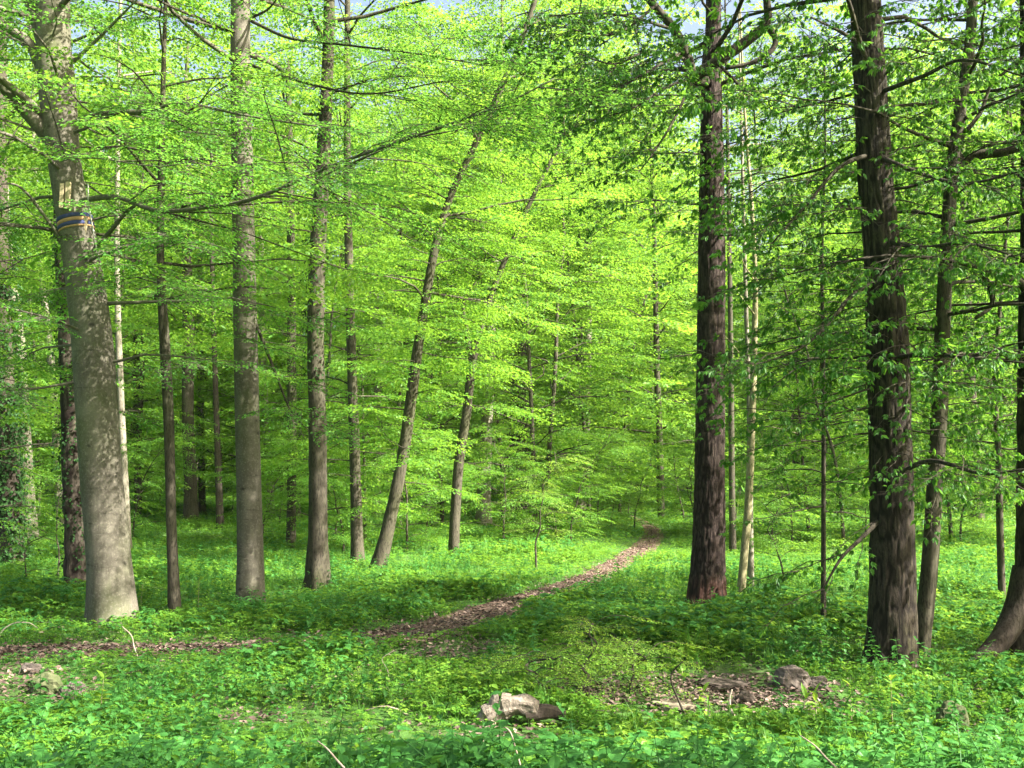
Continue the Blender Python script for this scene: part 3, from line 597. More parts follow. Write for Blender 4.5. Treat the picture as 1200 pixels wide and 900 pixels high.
ch, cC, cR = T_('horse_chestnut_tree', 'massive dark trunk at the right with leafy shoots growing from its bark', 'tree', [(1044, 782, 56), (1046, 720, 52), (1045, 600, 49), (1043, 500, 48), (1040, 400, 47), (1034, 300, 42), (1025, 200, 40), (1020, 100, 38), (1014, 0, 36)], M['black'], 22, 110, .05, furrow(80, .08, 50, 1.6), .18, seed=21, kind='palm',
    crowns=[dict(H0=2.2, H1=9, prof=lambda t: .75 + .5 * math.sin(t * 9) ** 2, nb=64, el=(-.25, .2), step=.35, sc=(.6, 1.05), f0=.15), dict(H0=6, H1=20, prof=up(4.2), nb=34, el=(.1, .7), step=.5, sc=(.9, 1.4))])
cy_ = ch['_d']
br, bC2, bR2 = T_('leaning_tree', 'slimmer sunlit trunk leaning right just behind the massive dark trunk', 'tree', [(1078, 772, 19), (1085, 710, 19), (1091, 640, 19), (1096, 560, 18), (1101, 480, 18), (1105, 380, 17), (1109, 290, 16), (1116, 200, 16), (1125, 130, 14), (1140, 0, 12)], M['grey'], 18, 22, .12, furrow(90, .1, 12), .2, seed=22, kind='palm', crowns=[dict(H0=3.2, H1=16, prof=up(3), nb=40, el=(0, .6), step=.45, sc=(.7, 1.2))])
yb = br['_d']
branch(br, [P(1117, 195, yb), P(1132, 186, yb), P(1155, 180, yb - .1), P(1178, 178, yb - .2), P(1230, 160, yb - .4)], .09, .04, M['twig'])
branch(br, [P(1120, 180, yb), P(1128, 160, yb), P(1150, 130, yb), P(1165, 95, yb), P(1215, 60, yb)], .04, .015, M['twig'])
T_('edge_tree', 'trunk with wide flared root cut by the right edge of the picture', 'tree', [(1214, 772, 50), (1213, 700, 42), (1212, 600, 38), (1212, 400, 35), (1212, 100, 30)], M['black'], 21, 36, .12, furrow(95, .12, 16), .7, seed=23, kind='palm', crowns=[dict(H0=3.2, H1=19, prof=up(3.4), nb=42, el=(0, .6), step=.45, sc=(.8, 1.3))])
T_('sapling', 'very thin straight sapling stem between the pole trunks and massive dark trunk', 'sapling', [(965, 737, 6.5), (965, 600, 5.5), (965, 450, 5), (963, 300, 4), (967, 180, 3)], M['grey'], 9.5, 8, .25, seed=24, kind='palm', crowns=[dict(H0=1.6, H1=9.4, prof=up(1.7), nb=30, el=(0, .4), step=.45, sc=(.6, 1.))])
t19, c19, r19 = T_('ivy_clad_tree', 'rough brown trunk with ivy partly hidden behind the big beech', 'tree', [(91, 697, 28), (89, 640, 25), (86, 550, 25), (80, 400, 22), (72, 250, 18), (68, 100, 14)], M['dark'], 23, 30, .12, furrow(110, .16, 14), .5, seed=25, crowns=[hi(4)])
ivy(t19, c19, r19, .5, 9, 2400, rs)
t20, c20, r20 = T_('ivy_clad_tree', 'thick trunk buried in dark ivy at the left edge', 'tree', [(14, 662, 28), (11, 560, 24), (6, 450, 21), (2, 300, 18), (0, 150, 14)], M['dark'], 23, 16, .3, seed=26, crowns=[hi(4.5)])
ivy(t20, c20, r20, .0, 10, 10000, rs, .1, .2)
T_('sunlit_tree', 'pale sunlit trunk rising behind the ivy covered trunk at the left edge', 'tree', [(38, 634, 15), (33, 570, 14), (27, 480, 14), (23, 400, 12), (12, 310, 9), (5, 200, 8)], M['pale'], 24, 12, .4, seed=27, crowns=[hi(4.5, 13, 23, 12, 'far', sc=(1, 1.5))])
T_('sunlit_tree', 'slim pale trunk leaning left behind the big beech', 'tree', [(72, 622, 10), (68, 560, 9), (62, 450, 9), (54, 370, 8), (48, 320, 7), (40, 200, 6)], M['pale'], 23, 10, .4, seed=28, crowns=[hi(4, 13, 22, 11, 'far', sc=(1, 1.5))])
T_('woodland_tree', 'dark trunk behind foliage between the ivy trunk and the leaning trunk', 'tree', [(419, 659, 15), (417, 580, 13), (414, 480, 12), (410, 350, 11), (407, 200, 9)], M['grey'], 23, 12, .3, seed=29, crowns=[hi(4), dict(H0=1.2, H1=9, prof=bell(2.6), nb=24, el=(0, .5), step=.45)])
t24 = T_('ivy_clad_tree', 'distant trunk darkened by ivy above the shrubs in the middle', 'tree', [(612, 604, 15), (612, 480, 14), (611, 400, 14), (611, 300, 11)], M['dark'], 25, 10, .5, seed=30, crowns=[hi(4.5, 14, 24, 12, 'far', sc=(1, 1.5))])
ivy(t24[0], t24[1], t24[2], 3, 14, 1200, rs, .14, .2)
T_('sunlit_tree', 'thin pale trunk seen far behind the leaning trunk', 'tree', [(499, 602, 10), (501, 500, 9), (504, 400, 9), (506, 300, 7)], M['pale'], 25, 8, .5, seed=31, crowns=[hi(4.5, 14, 24, 12, 'far', sc=(1, 1.5))])
T_('woodland_tree', 'dark distant trunk right of the leaning trunk at the right', 'tree', [(1146, 612, 15), (1142, 520, 13), (1136, 430, 12), (1132, 300, 10)], M['dark'], 24, 10, .5, seed=32, crowns=[hi(4.5, 8, 23, 18, 'far', sc=(1, 1.5))])
T_('woodland_tree', 'small distant trunk right behind the dark straight trunk', 'tree', [(859, 648, 8), (858, 590, 7.5), (857, 500, 7), (856, 380, 6)], M['grey'], 20, 8, .4, seed=33, crowns=[hi(3.5, 9, 19, 12, 'far', sc=(.9, 1.3))])
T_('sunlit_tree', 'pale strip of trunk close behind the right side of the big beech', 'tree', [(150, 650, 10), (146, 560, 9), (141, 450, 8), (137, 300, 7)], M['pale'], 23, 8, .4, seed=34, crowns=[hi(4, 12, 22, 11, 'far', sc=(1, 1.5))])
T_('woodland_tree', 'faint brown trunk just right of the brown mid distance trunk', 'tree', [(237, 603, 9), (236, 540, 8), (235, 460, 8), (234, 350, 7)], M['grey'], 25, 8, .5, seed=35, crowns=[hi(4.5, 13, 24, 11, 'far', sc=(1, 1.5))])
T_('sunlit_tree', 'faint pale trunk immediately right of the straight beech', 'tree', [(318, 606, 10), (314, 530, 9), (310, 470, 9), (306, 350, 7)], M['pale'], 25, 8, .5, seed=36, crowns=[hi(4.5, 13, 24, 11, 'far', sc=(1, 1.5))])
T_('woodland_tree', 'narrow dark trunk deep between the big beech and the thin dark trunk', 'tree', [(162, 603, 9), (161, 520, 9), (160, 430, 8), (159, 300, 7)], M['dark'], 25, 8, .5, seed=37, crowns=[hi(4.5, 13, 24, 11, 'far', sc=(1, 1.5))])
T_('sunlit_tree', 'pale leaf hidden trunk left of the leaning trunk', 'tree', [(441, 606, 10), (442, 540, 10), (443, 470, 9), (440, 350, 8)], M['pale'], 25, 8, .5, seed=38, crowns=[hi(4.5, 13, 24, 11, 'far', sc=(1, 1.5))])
T_('woodland_tree', 'distant dark trunk close to the right edge', 'tree', [(1194, 606, 12), (1193, 520, 11), (1191, 400, 10)], M['dark'], 24, 8, .5, seed=39, crowns=[hi(4.5, 7, 23, 18, 'far', sc=(1, 1.5))])

ed = [t for t in TR if 'cut by the right edge' in t[0]['label']][0][0]; ye = ed['_d']
branch(ed, [P(1213, 352, ye), P(1195, 330, ye - .2), P(1175, 322, ye - .3), P(1160, 302, ye - .4), P(1151, 318, ye - .4), P(1160, 336, ye - .4), P(1162, 358, ye - .4), P(1143, 373, ye - .4)], .05, .025, M['twig'])
branch(ed, [P(1206, 668, ye - .1), P(1192, 715, ye - .15), P(1174, 748, ye - .25), P(1146, 776, ye - .35), P(1120, 800, ye - .4)], .18, .08, M['black'], 14, 'root')
# dark crooked boughs before the straight dark trunk, bare twigs of the pole, limbs of the beech
py_ = pine['_d']
branch(pine, [P(826, 96, py_ - .2), P(812, 92, py_ - .5), P(806, 70, py_ - .7), P(790, 35, py_ - .9), P(765, 5, py_ - 1), P(730, -40, py_ - 1.2)], .11, .06, M['twig'])
branch(pine, [P(812, 92, py_ - .5), P(840, 72, py_ - .7), P(872, 50, py_ - .8), P(897, 28, py_ - .9), P(899, 5, py_ - 1), P(893, -40, py_ - 1.2)], .11, .06, M['twig'])
branch(pine, [P(899, 30, py_ - .9), P(909, 45, py_ - .9), P(903, 60, py_ - .9), P(880, 74, py_ - .9), P(850, 80, py_ - .9)], .06, .035, M['twig'])
lv, wd = MB(), MB(); rp = np.random.default_rng(91)
for pts in ([(806, 70, py_ - .7), (760, 60, py_ - 1.6), (720, 75, py_ - 2.4), (670, 60, py_ - 3)], [(790, 35, py_ - .9), (740, 20, py_ - 2), (690, 15, py_ - 2.8), (640, 20, py_ - 3.4)],
            [(812, 90, py_ - .5), (775, 105, py_ - 1.5), (745, 125, py_ - 2), (700, 140, py_ - 2.4)], [(812, 92, py_ - .5), (790, 140, py_ - 1), (765, 180, py_ - 1.5), (750, 200, py_ - 1.8)],
            [(800, 60, py_ - .7), (740, 95, py_ - 2.2), (700, 120, py_ - 3)], [(840, 72, py_ - .7), (880, 120, py_ - 1), (885, 170, py_ - 1.2)], [(770, 5, py_ - 1), (720, 40, py_ - 2.2), (650, 30, py_ - 3)]):
    C = branch(pine, [P(*p) for p in pts], .03, .008, M['twig']); dress(lv, wd, 'palm', C, rp, .15, .22, (.7, 1.15), droop=-.3)
lv.build('leaf_shoots', M['leaf_chestnut'], pine, kind='stuff'); wd.build('twigs', M['twig'], pine, kind='stuff')
lv, wd = MB(), MB()
for pts in ([(1030, 330, cy_), (1000, 345, cy_ - .3), (965, 385, cy_ - .6), (935, 410, cy_ - .8), (895, 425, cy_ - 1)], [(1020, 60, cy_), (990, 40, cy_ - .5), (950, 20, cy_ - 1)], [(1024, 180, cy_), (985, 195, cy_ - .5), (945, 240, cy_ - .8), (905, 285, cy_ - 1)],
            [(1040, 600, cy_), (1010, 630, cy_ - .3), (985, 655, cy_ - .5), (965, 690, cy_ - .6)], [(1030, 280, cy_), (1080, 290, cy_ - .7), (1130, 285, cy_ - 1.3), (1190, 300, cy_ - 2)], [(1026, 110, cy_), (1080, 90, cy_ - .8), (1130, 70, cy_ - 1.4), (1200, 90, cy_ - 2)],
            [(1040, 420, cy_), (1090, 415, cy_ - .8), (1140, 420, cy_ - 1.4), (1200, 425, cy_ - 2)], [(1045, 560, cy_), (1090, 540, cy_ - .8), (1150, 555, cy_ - 1.6), (1200, 550, cy_ - 2.1)], [(1024, 180, cy_), (1070, 200, cy_ - .8), (1130, 215, cy_ - 1.6), (1200, 200, cy_ - 2.2)]):
    C = branch(ch, [P(*p) for p in pts], .035, .01, M['twig']); dress(lv, wd, 'palm', C, rp, .2, .32, (.6, 1.05), droop=-.25)
lv.build('leaf_shoots', M['leaf_chestnut'], ch, kind='stuff'); wd.build('twigs', M['twig'], ch, kind='stuff')
slim = [t for t in TR if 'yellowish pole trunk with' in t[0]['label']][0][0]; ys = slim['_d']
for pts in ([(885, 330), (872, 310), (868, 295)], [(884, 345), (900, 330), (915, 316)], [(884, 405), (905, 400), (930, 392)], [(884, 430), (868, 415), (850, 394)], [(882, 460), (895, 455), (908, 450)], [(884, 420), (898, 418), (925, 412)], [(881, 505), (900, 500), (935, 508)], [(885, 370), (870, 350), (860, 335)]):
    branch(slim, [P(a, b, ys - .4 * k) for k, (a, b) in enumerate(pts)], .018, .005, M['slim'], 5)
ybh = b2['_d']
branch(b2, [P(283, 40, ybh), P(230, 20, ybh - 1), P(185, 0, ybh - 2), P(120, -40, ybh - 3)], .03, .015, M['twig'])
lv, wd = MB(), MB()
for pts in ([(295, 25, ybh), (340, 45, ybh - 1.2), (400, 52, ybh - 2.4), (480, 62, ybh - 3.4), (560, 75, ybh - 4)], [(296, 20, ybh), (315, 10, ybh - .5), (330, -10, ybh - .8)], [(300, 380, ybh), (320, 430, ybh - .4), (340, 480, ybh - .6), (362, 505, ybh - .8)], [(290, 75, ybh), (350, 95, ybh - 1.5), (430, 110, ybh - 2.5), (520, 95, ybh - 3.3)]):
    C = branch(b2, [P(*p) for p in pts], .03, .008, M['twig']); dress(lv, wd, 'beech', C, rb, .3, .5)
lv.build('leaf_sprays', M['leaf_beech'], b2, kind='stuff'); wd.build('twigs', M['twig'], b2, kind='stuff')

# ------------------------------------------------------------------ understorey and background trees: a few kinds, copied
def proto_tree(name, label, group, seed, H, r0, H0, Rm, nb, kind, step, sc, bark, loc, rz, el=(.15, .8), f0=.2, cat='tree', prof=None, wob=.4):
    rng = np.random.default_rng(seed); root = thing(name, label, cat, loc, group); root.rotation_euler = (0, 0, rz)
    n = 9; t = np.linspace(0, 1, n); ax = np.column_stack([wob * np.cumsum(rng.normal(0, .4, n)) * t, wob * np.cumsum(rng.normal(0, .4, n)) * t, H * t]); ax[0, 2] = -.3
    tr, lv = MB(), MB(); C = spline(np.column_stack([ax, r0 * (1.05 - t)]), 22); tube(tr, C[:, :3], np.maximum(.01, C[:, 3]), 9, smoothbark(seed, .05), r=1)
    wd = MB(); crown(lv, wd, kind, C[:, :3], H0, H * .98, prof or bell(Rm), nb, rng, r0, el, step, sc, f0, seg=4)
    tr.build('trunk', bark, root, True); wd.build('limbs', bark, root, True, 'stuff')
    lv.build('crown', {'mid': M['leaf_mid'], 'far': M['leaf_far'], 'fine': M['leaf_young'], 'palm': M['leaf_chestnut']}[kind], root, kind='stuff'); return root
def place(p, lst, rng, smin=.85, smax=1.2, far=False):
    for k, q in enumerate(lst):
        px, d = q[:2]; x = (px - 600) / F * d; loc = (x, d, float(tz(x, d)))
        o = p if k == 0 else copy_tree(p, loc, rng.uniform(0, 6.28), rng.uniform(smin, smax))
        o.location = loc
        if far and d > 40: o.scale = [rq.uniform(1.4, 1.75)] * 3
        if len(q) > 2: o['label'] = q[2]
rq = np.random.default_rng(123)
g1 = 'young beeches with low leafy branches in the lit middle wood'
A = [proto_tree('young_beech', '', g1, 300 + k, 13 + 2 * k, .07, .8, 4.3, 46, 'mid', .5, (.8, 1.3), M['grey'], (0, 0, 0), k, el=(.3, 1.0), wob=1.) for k in range(3)]
yb_ = 'bright young beech '
place(A[0], [(628, 43, yb_ + 'left of the short trunk by the path bend'), (430, 37, yb_ + 'in front of the dark trunk beside the leaning trunk'), (770, 66, yb_ + 'straight behind the far end of the path'), (165, 60, yb_ + 'seen between the big beech and the thin dark trunk'),
    (945, 40, yb_ + 'deeper in, right of the pale pole trunks'), (0, 43, yb_ + 'behind the ivy covered trunk at the left edge'), (1110, 37, yb_ + 'behind the slimmer trunk leaning beside the massive one'), (305, 56, yb_ + 'far back between straight beech and slender grey trunk'), (-70, 21, yb_ + 'leaning in over the left edge before the ivy buried trunk')], rq, far=True)
place(A[1], [(470, 44, yb_ + 'filling the gap right of the leaning trunk'), (725, 56, yb_ + 'beyond the far end of the path, slightly left'), (590, 49, yb_ + 'well behind the slim forked trunk'), (262, 60, yb_ + 'behind the very thin dark stem'),
    (985, 35, yb_ + 'behind the very thin straight sapling'), (845, 68, yb_ + 'deep behind the dark straight trunk'), (1205, 38, yb_ + 'at the right edge behind the flared trunk'), (105, 44, yb_ + 'behind the big beech, mostly covered by it')], rq, far=True)
place(A[2], [(375, 35, yb_ + 'behind the trunk wrapped with ivy'), (640, 45, yb_ + 'in the bright heart of the middle wood'), (520, 46, yb_ + 'far behind the thin pale trunk'), (690, 52, yb_ + 'beyond the path, left of its end'), (50, 52, yb_ + 'behind the pale leaning trunk at the left'),
    (940, 70, yb_ + 'deep between the pole trunks and the sapling'), (1055, 39.5, yb_ + 'deep behind the massive dark trunk'), (1245, 33, yb_ + 'reaching in over the right edge'), (-50, 33, yb_ + 'reaching in over the left edge')], rq, far=True)
g5 = 'young chestnuts with drooping hand shaped leaves'
yc_ = 'dark green young chestnut '
Q = proto_tree('young_chestnut', '', g5, 350, 11, .07, 1.8, 2.8, 40, 'palm', .4, (.8, 1.3), M['grey'], (0, 0, 0), 0, el=(0, .6))
place(Q, [(1165, 19, yc_ + 'between the leaning trunk and the flared edge trunk'), (1290, 16, yc_ + 'reaching in from beyond the right edge')], rq)
g4 = 'leafy shrubs along the edge of the open ground'
Sh = [proto_tree('leafy_shrub', '', g4, 600 + k, 2.6 + .5 * k, .03, .15, 1.5, 16, 'mid', .4, (.55, .9), M['grey'], (0, 0, 0), k, el=(.3, 1.1), cat='shrub') for k in range(2)]
sh_ = 'low leafy shrub '
place(Sh[0], [(652, 36, sh_ + 'beside the path below the short trunk'), (625, 37, sh_ + 'right of the pale grey trunk behind the forked trunk'), (500, 37, sh_ + 'behind the foot of the leaning trunk'), (820, 38, sh_ + 'by the dark straight trunk, far back'), (900, 33, sh_ + 'behind the foot of the pale poles'),
    (330, 44, sh_ + 'behind the slender grey trunk'), (40, 31, sh_ + 'by the pale sunlit trunk at left'), (1010, 40, sh_ + 'left of the massive dark trunk, far back'), (1165, 38, sh_ + 'far back near the right edge')], rq, .8, 1.3)
place(Sh[1], [(625, 39, sh_ + 'under the bright middle wood'), (545, 52, sh_ + 'behind the slim forked trunk'), (700, 42, sh_ + 'left of the far path'), (800, 47, sh_ + 'right of the path end'), (735, 55, sh_ + 'closing the view at the path end'), (455, 43, sh_ + 'right of the dark ivy side trunk'),
    (395, 40, sh_ + 'right of the trunk wrapped with ivy'), (275, 57, sh_ + 'behind the very thin dark stem'), (190, 56, sh_ + 'behind the thin dark young trunk'), (110, 42, sh_ + 'behind the big beech'), (945, 45, sh_ + 'behind the very thin sapling'), (1090, 46, sh_ + 'behind the slimmer leaning trunk'), (860, 50, sh_ + 'in the distance behind the poles'), (-20, 36, sh_ + 'at the left edge')], rq, .9, 1.6)
sb_ = 'tall bright shrub '
Sb = proto_tree('leafy_shrub', '', g4, 640, 4.6, .04, .2, 2.3, 26, 'mid', .4, (.7, 1.1), M['grey'], (0, 0, 0), 0, el=(.2, 1.1), cat='shrub')
place(Sb, [(478, 33, sb_ + 'between the leaning trunk and the forked trunk'), (590, 35, sb_ + 'right of the forked trunk foot'), (668, 36, sb_ + 'hiding the foot of the trunk by the path bend'), (742, 44, sb_ + 'at the left side of the path end'), (405, 33, sb_ + 'right of the ivy wrapped trunk foot'), (812, 41, sb_ + 'at the right side of the path end'),
    (160, 38, sb_ + 'left of the thin dark young trunk'), (310, 38, sb_ + 'right of the straight beech foot'), (925, 36, sb_ + 'right of the pale poles, before the far wood'), (1120, 36, sb_ + 'behind the leaning sunlit trunk')], rq, .8, 1.15)
g2 = 'tall leafy trees forming the far wood'
B = [proto_tree('forest_tree', 'tall tree lost in the bright green wall of the far wood', g2, 400 + k, 30 + 2 * k, .17, 1.5, 5.2, 68, 'far', .75, (1.1, 1.9), M['grey'], (0, 0, 0), k, el=(.2, .9), wob=.9, prof=lambda t: 6 * (.55 + .9 * t * (1 - t) * 2) * (1 - .35 * t)) for k in range(3)]
def row(d, n, ph):
    return [((i + .5 + rq.uniform(-.35, .35)) / n * 1500 - 150 + ph, d * rq.uniform(.92, 1.1)) for i in range(n)]
place(B[0], row(54, 7, 0), rq); place(B[1], row(60, 7, 90), rq); place(B[2], row(68, 7, -60), rq)
# the wood beyond, one mass
n = 330; d = 76 * np.exp(rq.random(n) * 1.25); xx = rq.uniform(-.8, .8, n) * d
far = [[c for c in B[k].children if c.name.startswith(nm)][0].data for k in range(3) for nm in ('crown', 'trunk')]
k3 = rq.integers(0, 3, n); rz_ = rq.uniform(0, 6.28, n); sc_ = rq.uniform(.9, 1.25, n); pt_ = np.column_stack([xx, d, tz(xx, d) - .3]); ro_ = np.column_stack([0 * d, 0 * d, rz_])
scatter('far_woodland', np.vstack([pt_, pt_]), np.vstack([ro_, ro_]), np.append(sc_, sc_), np.append(k3 * 2, k3 * 2 + 1), far)
# unseen trees beside and behind the camera, added so their crowns throw the dapple
g3 = 'unseen tall trees added beside and behind the photographer for dappled shade'
D = proto_tree('forest_tree', 'unseen tall tree added outside the view to the right for shade', g3, 500, 18, .2, 6, 4, 30, 'far', .85, (1.0, 1.6), M['grey'], (15.6, 9.3, 0), 0, el=(.2, .8))
for x, y, q in ((6.7, 7.1, .85), (6.6, .9, .7), (4.3, 2.6, .6), (5, -10, 1), (40, 20, 1.1), (21, -8, 1), (-9, -4, .9)):
    copy_tree(D, (x, y, float(tz(x, y))), rq.uniform(0, 6.28), q)

# ------------------------------------------------------------------ small things on the ground and on the big beech
def rock(name, label, px, py, w, h, mat, seed, flat=1.0, cat='stone', group=None):
    g0 = ground(px, py); d = g0.y; wx = w * d / F / 2; wz = h * d / F
    u_, v_ = np.meshgrid(np.linspace(0, 2 * np.pi, 29)[:-1], np.linspace(.08, np.pi - .08, 15)); D3 = np.stack([np.cos(u_) * np.sin(v_), np.sin(u_) * np.sin(v_), np.cos(v_)], -1)
    rr = 1 + .5 * (vnoise(D3[..., 0] * 1.6 + 5, D3[..., 1] * 1.6 + D3[..., 2] * 1.9, seed) - .5) + .22 * (vnoise(D3[..., 0] * 4, D3[..., 2] * 4 + D3[..., 1] * 3, seed + 2) - .5)
    D3 = np.sign(D3) * np.abs(D3) ** .8
    V = D3 * rr[..., None] * np.array([wx, wx * .8, wz * .62 * flat]) + np.array([0, 0, wz * .36]); mb = MB()
    i = np.arange(14)[:, None] * 28; j = np.arange(28)[None]; j1 = (j + 1) % 28
    mb.add(V, np.stack([i + j, i + 28 + j, i + 28 + j1, i + j1], -1).reshape(-1, 4)); V0 = V.reshape(-1, 3)
    mb.add(np.vstack([V0[:28], V0[:28].mean(0)]), None, [[a, (a + 1) % 28, 28] for a in range(28)])
    o = mb.build(name, mat, None, False); o.location = g0; tag(o, label, cat, group); return o
rock('boulder', 'brown rounded boulder on the bare patch left of the massive dark trunk', 930, 808, 42, 27, M['rock'], 3)
rock('boulder', 'small boulder touching the right side of the larger brown boulder', 957, 808, 24, 15, M['rock'], 5)
rock('flat_stone', 'flat pale slab lying on the bare patch', 792, 830, 50, 9, M['slab'], 7, .8)
rock('flat_stone', 'dark flat stone behind the pale slab', 850, 806, 60, 10, M['rotten'], 9)
rock('flat_stone', 'dark low stone right of the curved pale stick', 873, 826, 26, 14, M['rotten'], 10)
rock('boulder', 'mossy boulder among herbs at the lower left', 54, 812, 34, 20, M['moss'], 11)
rock('boulder', 'darker small boulder right of the mossy boulder', 86, 816, 24, 15, M['rock'], 13)
rock('boulder', 'low brown stone above the mossy boulder', 36, 789, 22, 11, M['rock'], 14)
rock('tree_stump', 'dark mossy stump with a pale left face among sunlit herbs at right', 1114, 858, 34, 32, M['moss'], 17, 1.1, 'stump')
# the broken log
g0 = ground(590, 850); lg = thing('broken_log', 'pale weathered broken log end half sunk in herbs at the bottom middle', 'log', g0 + Vector((0, 0, .03))); d0 = g0.y
q = lambda px, py: np.array(list(at(px, py, d0))) - np.array(g0)
mb = MB(); tube(mb, spline(np.array([q(556, 858), q(572, 842), q(592, 833), (q(612, 831)), q(630, 835)]), 26), np.array([.06, .085, .1, .1, .09])[np.minimum(4, np.arange(26) // 6)], 26, lambda th, s_: 1 + .55 * (vnoise(th / 6.2832 * 9, s_ * 4, 3, 9) - .5) + .4 * (vnoise(th / 6.2832 * 18, s_ * 11, 6, 18) - .5))
mb.build('shell', M['log'], lg)
mb = MB(); tube(mb, spline(np.array([q(616, 840), q(640, 837), q(662, 842)]), 16), np.linspace(.085, .05, 16), 18, lambda th, s_: 1 + .6 * (vnoise(th / 6.2832 * 8, s_ * 6, 13, 8) - .5)); mb.build('rotten_core', M['rotten'], lg)
mb = MB(); tube(mb, spline(np.array([q(575, 836), q(583, 822), q(598, 824)]), 10), .05, 9, lambda th, s_: 1 + .5 * (vnoise(th / 6.2832 * 5, s_ * 9, 23, 5) - .5)); mb.build('splinter', M['log'], lg)
# dead sticks and twigs
def stick(label, pix, r0, r1=.003, dz=0, mat='stick', Y=None, cat='stick'):
    Y = Y or ground(*pix[0]).y; P_ = np.array([list(at(a, b, Y - dz * k)) for k, (a, b) in enumerate(pix)]); mb = MB(); C = spline(P_, len(P_) * 5); o = C[0].copy()
    tube(mb, C - o, np.linspace(r0, r1, len(C)), 6, smoothbark(5, .2)); ob = mb.build('dead_stick', M[mat], None, True); ob.location = o; tag(ob, label, cat, 'dead sticks lying and standing among the herbs')
stick('curved pale stick standing on the bare patch', [(866, 848), (857, 832), (855, 818), (858, 808)], .016, .008)
stick('thin bent pale stick right of the curved pale stick', [(869, 846), (866, 830), (859, 819)], .008)
stick('dark crooked stick rising beside the pale slab', [(806, 846), (795, 820), (787, 800), (788, 788), (800, 775)], .014, .006, mat='twig')
stick('dry stem hooked over the path by the foot of the big beech', [(162, 772), (157, 758), (154, 745), (143, 734)], .014, .006)
stick('arched dry stem at the left edge below the big beech', [(-4, 752), (4, 738), (18, 730), (34, 730), (44, 736)], .014, .006)
stick('fallen forked twig on the herbs left of the broken log', [(478, 838), (462, 830), (445, 828), (428, 833)], .014, .005)
stick('thin dry stalk in the herbs below the path', [(456, 800), (454, 785), (448, 772), (462, 762)], .008)
stick('pale bare twig poking from the herbs at the bottom right', [(985, 905), (968, 888), (955, 874), (938, 862)], .007, .003, Y=4.6)
stick('bare twig among the broad leaves at the bottom middle', [(408, 905), (396, 892), (384, 878), (372, 868)], .007, .003, Y=4.6)
stick('bare bent stem in the middle bottom leaves', [(612, 905), (605, 880), (598, 858), (588, 850)], .006, .003, Y=5)
# young plants that stand out of the cover
def shoot(label, px, py, hpx, kind, nl, rngs, leaf, mat, name='young_shoot', top=.5, wid=.45, stem=.006):
    rng = np.random.default_rng(rngs); g0 = ground(px, py); g0 = Vector((g0.x, g0.y, g0.z)); H = hpx * g0.y / F; root = thing(name, label, 'plant', g0); b = rng.normal(0, .07, 2) * H
    mb = MB(); t = np.linspace(0, 1, 6); C = np.column_stack([b[0] * t * t, b[1] * t * t, H * t]); tube(mb, C, np.linspace(stem, .002, 6), 5); mb.build('stem', M['slim'], root, True)
    lv = MB(); z = H * (1 - (1 - top) * 1) if False else None
    tt = top + (1 - top) * np.linspace(0, 1, nl); aa = np.arange(nl) * 2.4 + rng.uniform(0, 6); P_ = np.column_stack([b[0] * tt ** 2, b[1] * tt ** 2, H * tt])
    add_leaves(lv, np.repeat(P_, 2, 0), np.repeat(aa, 2) + np.tile([0, math.pi], nl) + rng.normal(0, .25, nl * 2), rng.normal(.15, .3, nl * 2) + np.repeat(.5 * (tt > .9), 2), rng.normal(0, .3, nl * 2), leaf * rng.uniform(.65, 1.2, nl * 2), wid, 'o', None, rng)
    lv.build('leaf_rosette', M[mat], root, kind='stuff'); return root
shoot('tall bright shoot with a leafy tuft at its top among sunlit herbs at right', 1046, 862, 64, '', 9, 1, .11, 'leaf_young', top=.55, stem=.01)
shoot('shorter bright shoot left of the tall bright shoot', 998, 862, 54, '', 8, 2, .1, 'leaf_young', top=.5, stem=.009)
shoot('upright plant with long pale leaves before the two boulders', 938, 858, 38, '', 5, 3, .16, 'leaf_young', top=.3, wid=.3)
shoot('pale green plant with long leaves left of the larger upright plant', 958, 862, 46, '', 4, 4, .17, 'leaf_young', top=.5, wid=.28)
shoot('pale fern like plant beside the dark crooked stick', 826, 850, 42, '', 10, 5, .09, 'leaf_young', top=.2)
shoot('seedling with a few bright leaves above the pale slab', 799, 808, 20, '', 3, 6, .1, 'leaf_young', top=.8, wid=.6)
shoot('small bright seedling left of the pale slab', 762, 826, 24, '', 4, 7, .08, 'leaf_young', top=.6, wid=.6)
shoot('bright leafy seedling in the shaded herbs above the broken log', 612, 802, 22, '', 5, 8, .1, 'leaf_young', top=.6, wid=.6)
for k, (px, py, hp, lb) in enumerate(((232, 722, 44, 'bright small plant right of the thin dark trunk foot'), (165, 712, 28, 'pale small plant by the right side of the big beech'), (1098, 712, 26, 'sunlit seedling with flat leaves right of the leaning trunk'), (118, 838, 40, 'light leafy plant among lower left herbs'))):
    shoot(lb, px, py, hp, '', 6, 20 + k, .11, 'leaf_young', top=.45, wid=.55)
def bush(label, px, py, H, Rm, nb, seed, kind='fine', name='leafy_shrub', step=.25, sc=(.3, .55), cat='shrub', H0=.08):
    g0 = ground(px, py); return proto_tree(name, label, None, seed, H, .012 + .006 * H, H0, Rm, nb, kind, step, sc, M['grey'], g0, 0, el=(.2, 1.), cat=cat)
bush('loose yellow green bush of small leaves on the shaded herbs right of the log', 690, 818, .75, .75, 16, 701)
bush('small yellow green bush before the larger loose bush', 648, 822, .5, .5, 10, 702)
bush('low yellow green bush left of the bare patch', 738, 812, .55, .55, 10, 703)
bush('slender yellow green sapling beside the path bend', 629, 671, 3.1, 1.0, 14, 704, name='sapling', sc=(.5, .8), step=.35, cat='sapling', H0=.9)
bush('small bright bush left of the far path', 716, 622, 1.6, 1.0, 12, 705, sc=(.5, .8), step=.35)
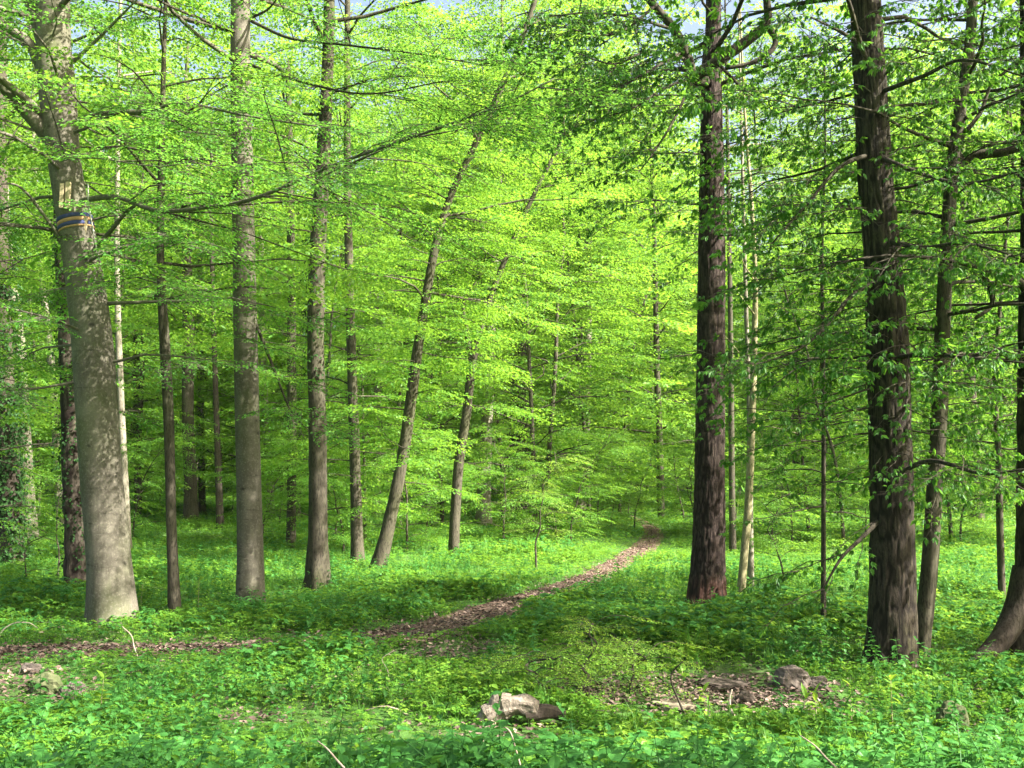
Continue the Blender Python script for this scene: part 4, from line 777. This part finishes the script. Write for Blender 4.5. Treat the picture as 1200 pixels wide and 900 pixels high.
bush('leafy bush at the foot of the ivy buried trunk', 30, 690, 1.3, .9, 14, 706, 'mid', sc=(.4, .7), step=.35)
bush('bush of thin bare stems by the rough brown trunk', 70, 690, 2.2, .7, 9, 707, 'mid', sc=(.3, .5), step=.5)
bush('sunlit leafy bush between the pole trunks and the sapling', 915, 690, 2.0, 1.1, 16, 708, 'mid', sc=(.5, .8), step=.35)
# strap round the big beech with battens and a rope
ST = thing('tree_strap', 'blue and orange strap with wooden battens round the big beech', 'strap', Vector(bC[np.argmin(np.abs(bC[:, 2] - at(90, 262, BY).z))])); o0 = np.array(ST.location)
def ringat(py, hpx, mat, name, k=1.07):
    z0 = at(90, py, BY).z; h = hpx * BY / F / 2; mb = MB(); zz = np.array([z0 - h, z0 - h * .8, z0 + h * .8, z0 + h]); rr = np.interp(zz, bC[:, 2], bR)
    C = np.column_stack([np.interp(zz, bC[:, 2], bC[:, 0]), np.interp(zz, bC[:, 2], bC[:, 1]), zz]) - o0
    tube(mb, C, rr * np.array([k - .03, k, k, k - .03]), 36, smoothbark(4, .02), cap=False); mb.build(name, M[mat], ST, True)
ringat(257.5, 4.6, 'blue', 'strap'); ringat(262, 4.4, 'orange', 'strap', 1.06); ringat(266.5, 4.6, 'blue', 'strap'); ringat(270, 2.4, 'orange', 'strap', 1.06)
def batten(px0, px1, py0, py1, dy):
    a = np.array(list(at(px0, py1, BY))); b = np.array(list(at(px1, py0, BY))); y = dy; mb = MB()
    V = [(X_, y + e, Z_) for e in (-.03, .03) for X_, Z_ in ((a[0], a[2]), (b[0], a[2]), (b[0], b[2]), (a[0], b[2]))]
    mb.add(np.array(V) - o0, [[0, 1, 2, 3], [7, 6, 5, 4], [0, 4, 5, 1], [1, 5, 6, 2], [2, 6, 7, 3], [3, 7, 4, 0]]); mb.build('batten', M['plank'], ST)
zb = at(88, 235, BY).z; cyb = float(np.interp(zb, bC[:, 2], bC[:, 1])); rbm = float(np.interp(zb, bC[:, 2], bR))
batten(80, 85.5, 222, 250, cyb - rbm - .05); batten(86.5, 92.5, 220, 250, cyb - rbm - .05); batten(103, 107, 258, 277, cyb - rbm * .6)
mb = MB(); tube(mb, spline(np.array([list(at(a, b, cyb - rbm - .1)) for a, b in ((103, 215), (104, 240), (109, 268), (113, 290), (117, 306))]) - o0, 20), .012, 6); mb.build('rope', M['rope'], ST, True)

# ------------------------------------------------------------------ the air of the wood
hm, hn, ho = material('woodland haze'); pv = hn.nodes.new('ShaderNodeVolumePrincipled'); pv.inputs['Density'].default_value = .00016; pv.inputs['Color'].default_value = (.93, .97, .9, 1); pv.inputs['Anisotropy'].default_value = .25
hn.links.new(pv.outputs[0], ho.inputs['Volume'])
hb = MB(); zs = (-3, 62); xs = (-310, 310); ys = (-70, 330)
hb.add([(a, b, c) for c in zs for b in ys for a in xs], [[0, 2, 3, 1], [4, 5, 7, 6], [0, 1, 5, 4], [2, 6, 7, 3], [0, 4, 6, 2], [1, 3, 7, 5]])
hb.build('haze', hm, kind='stuff'); cy.volume_bounces = 0
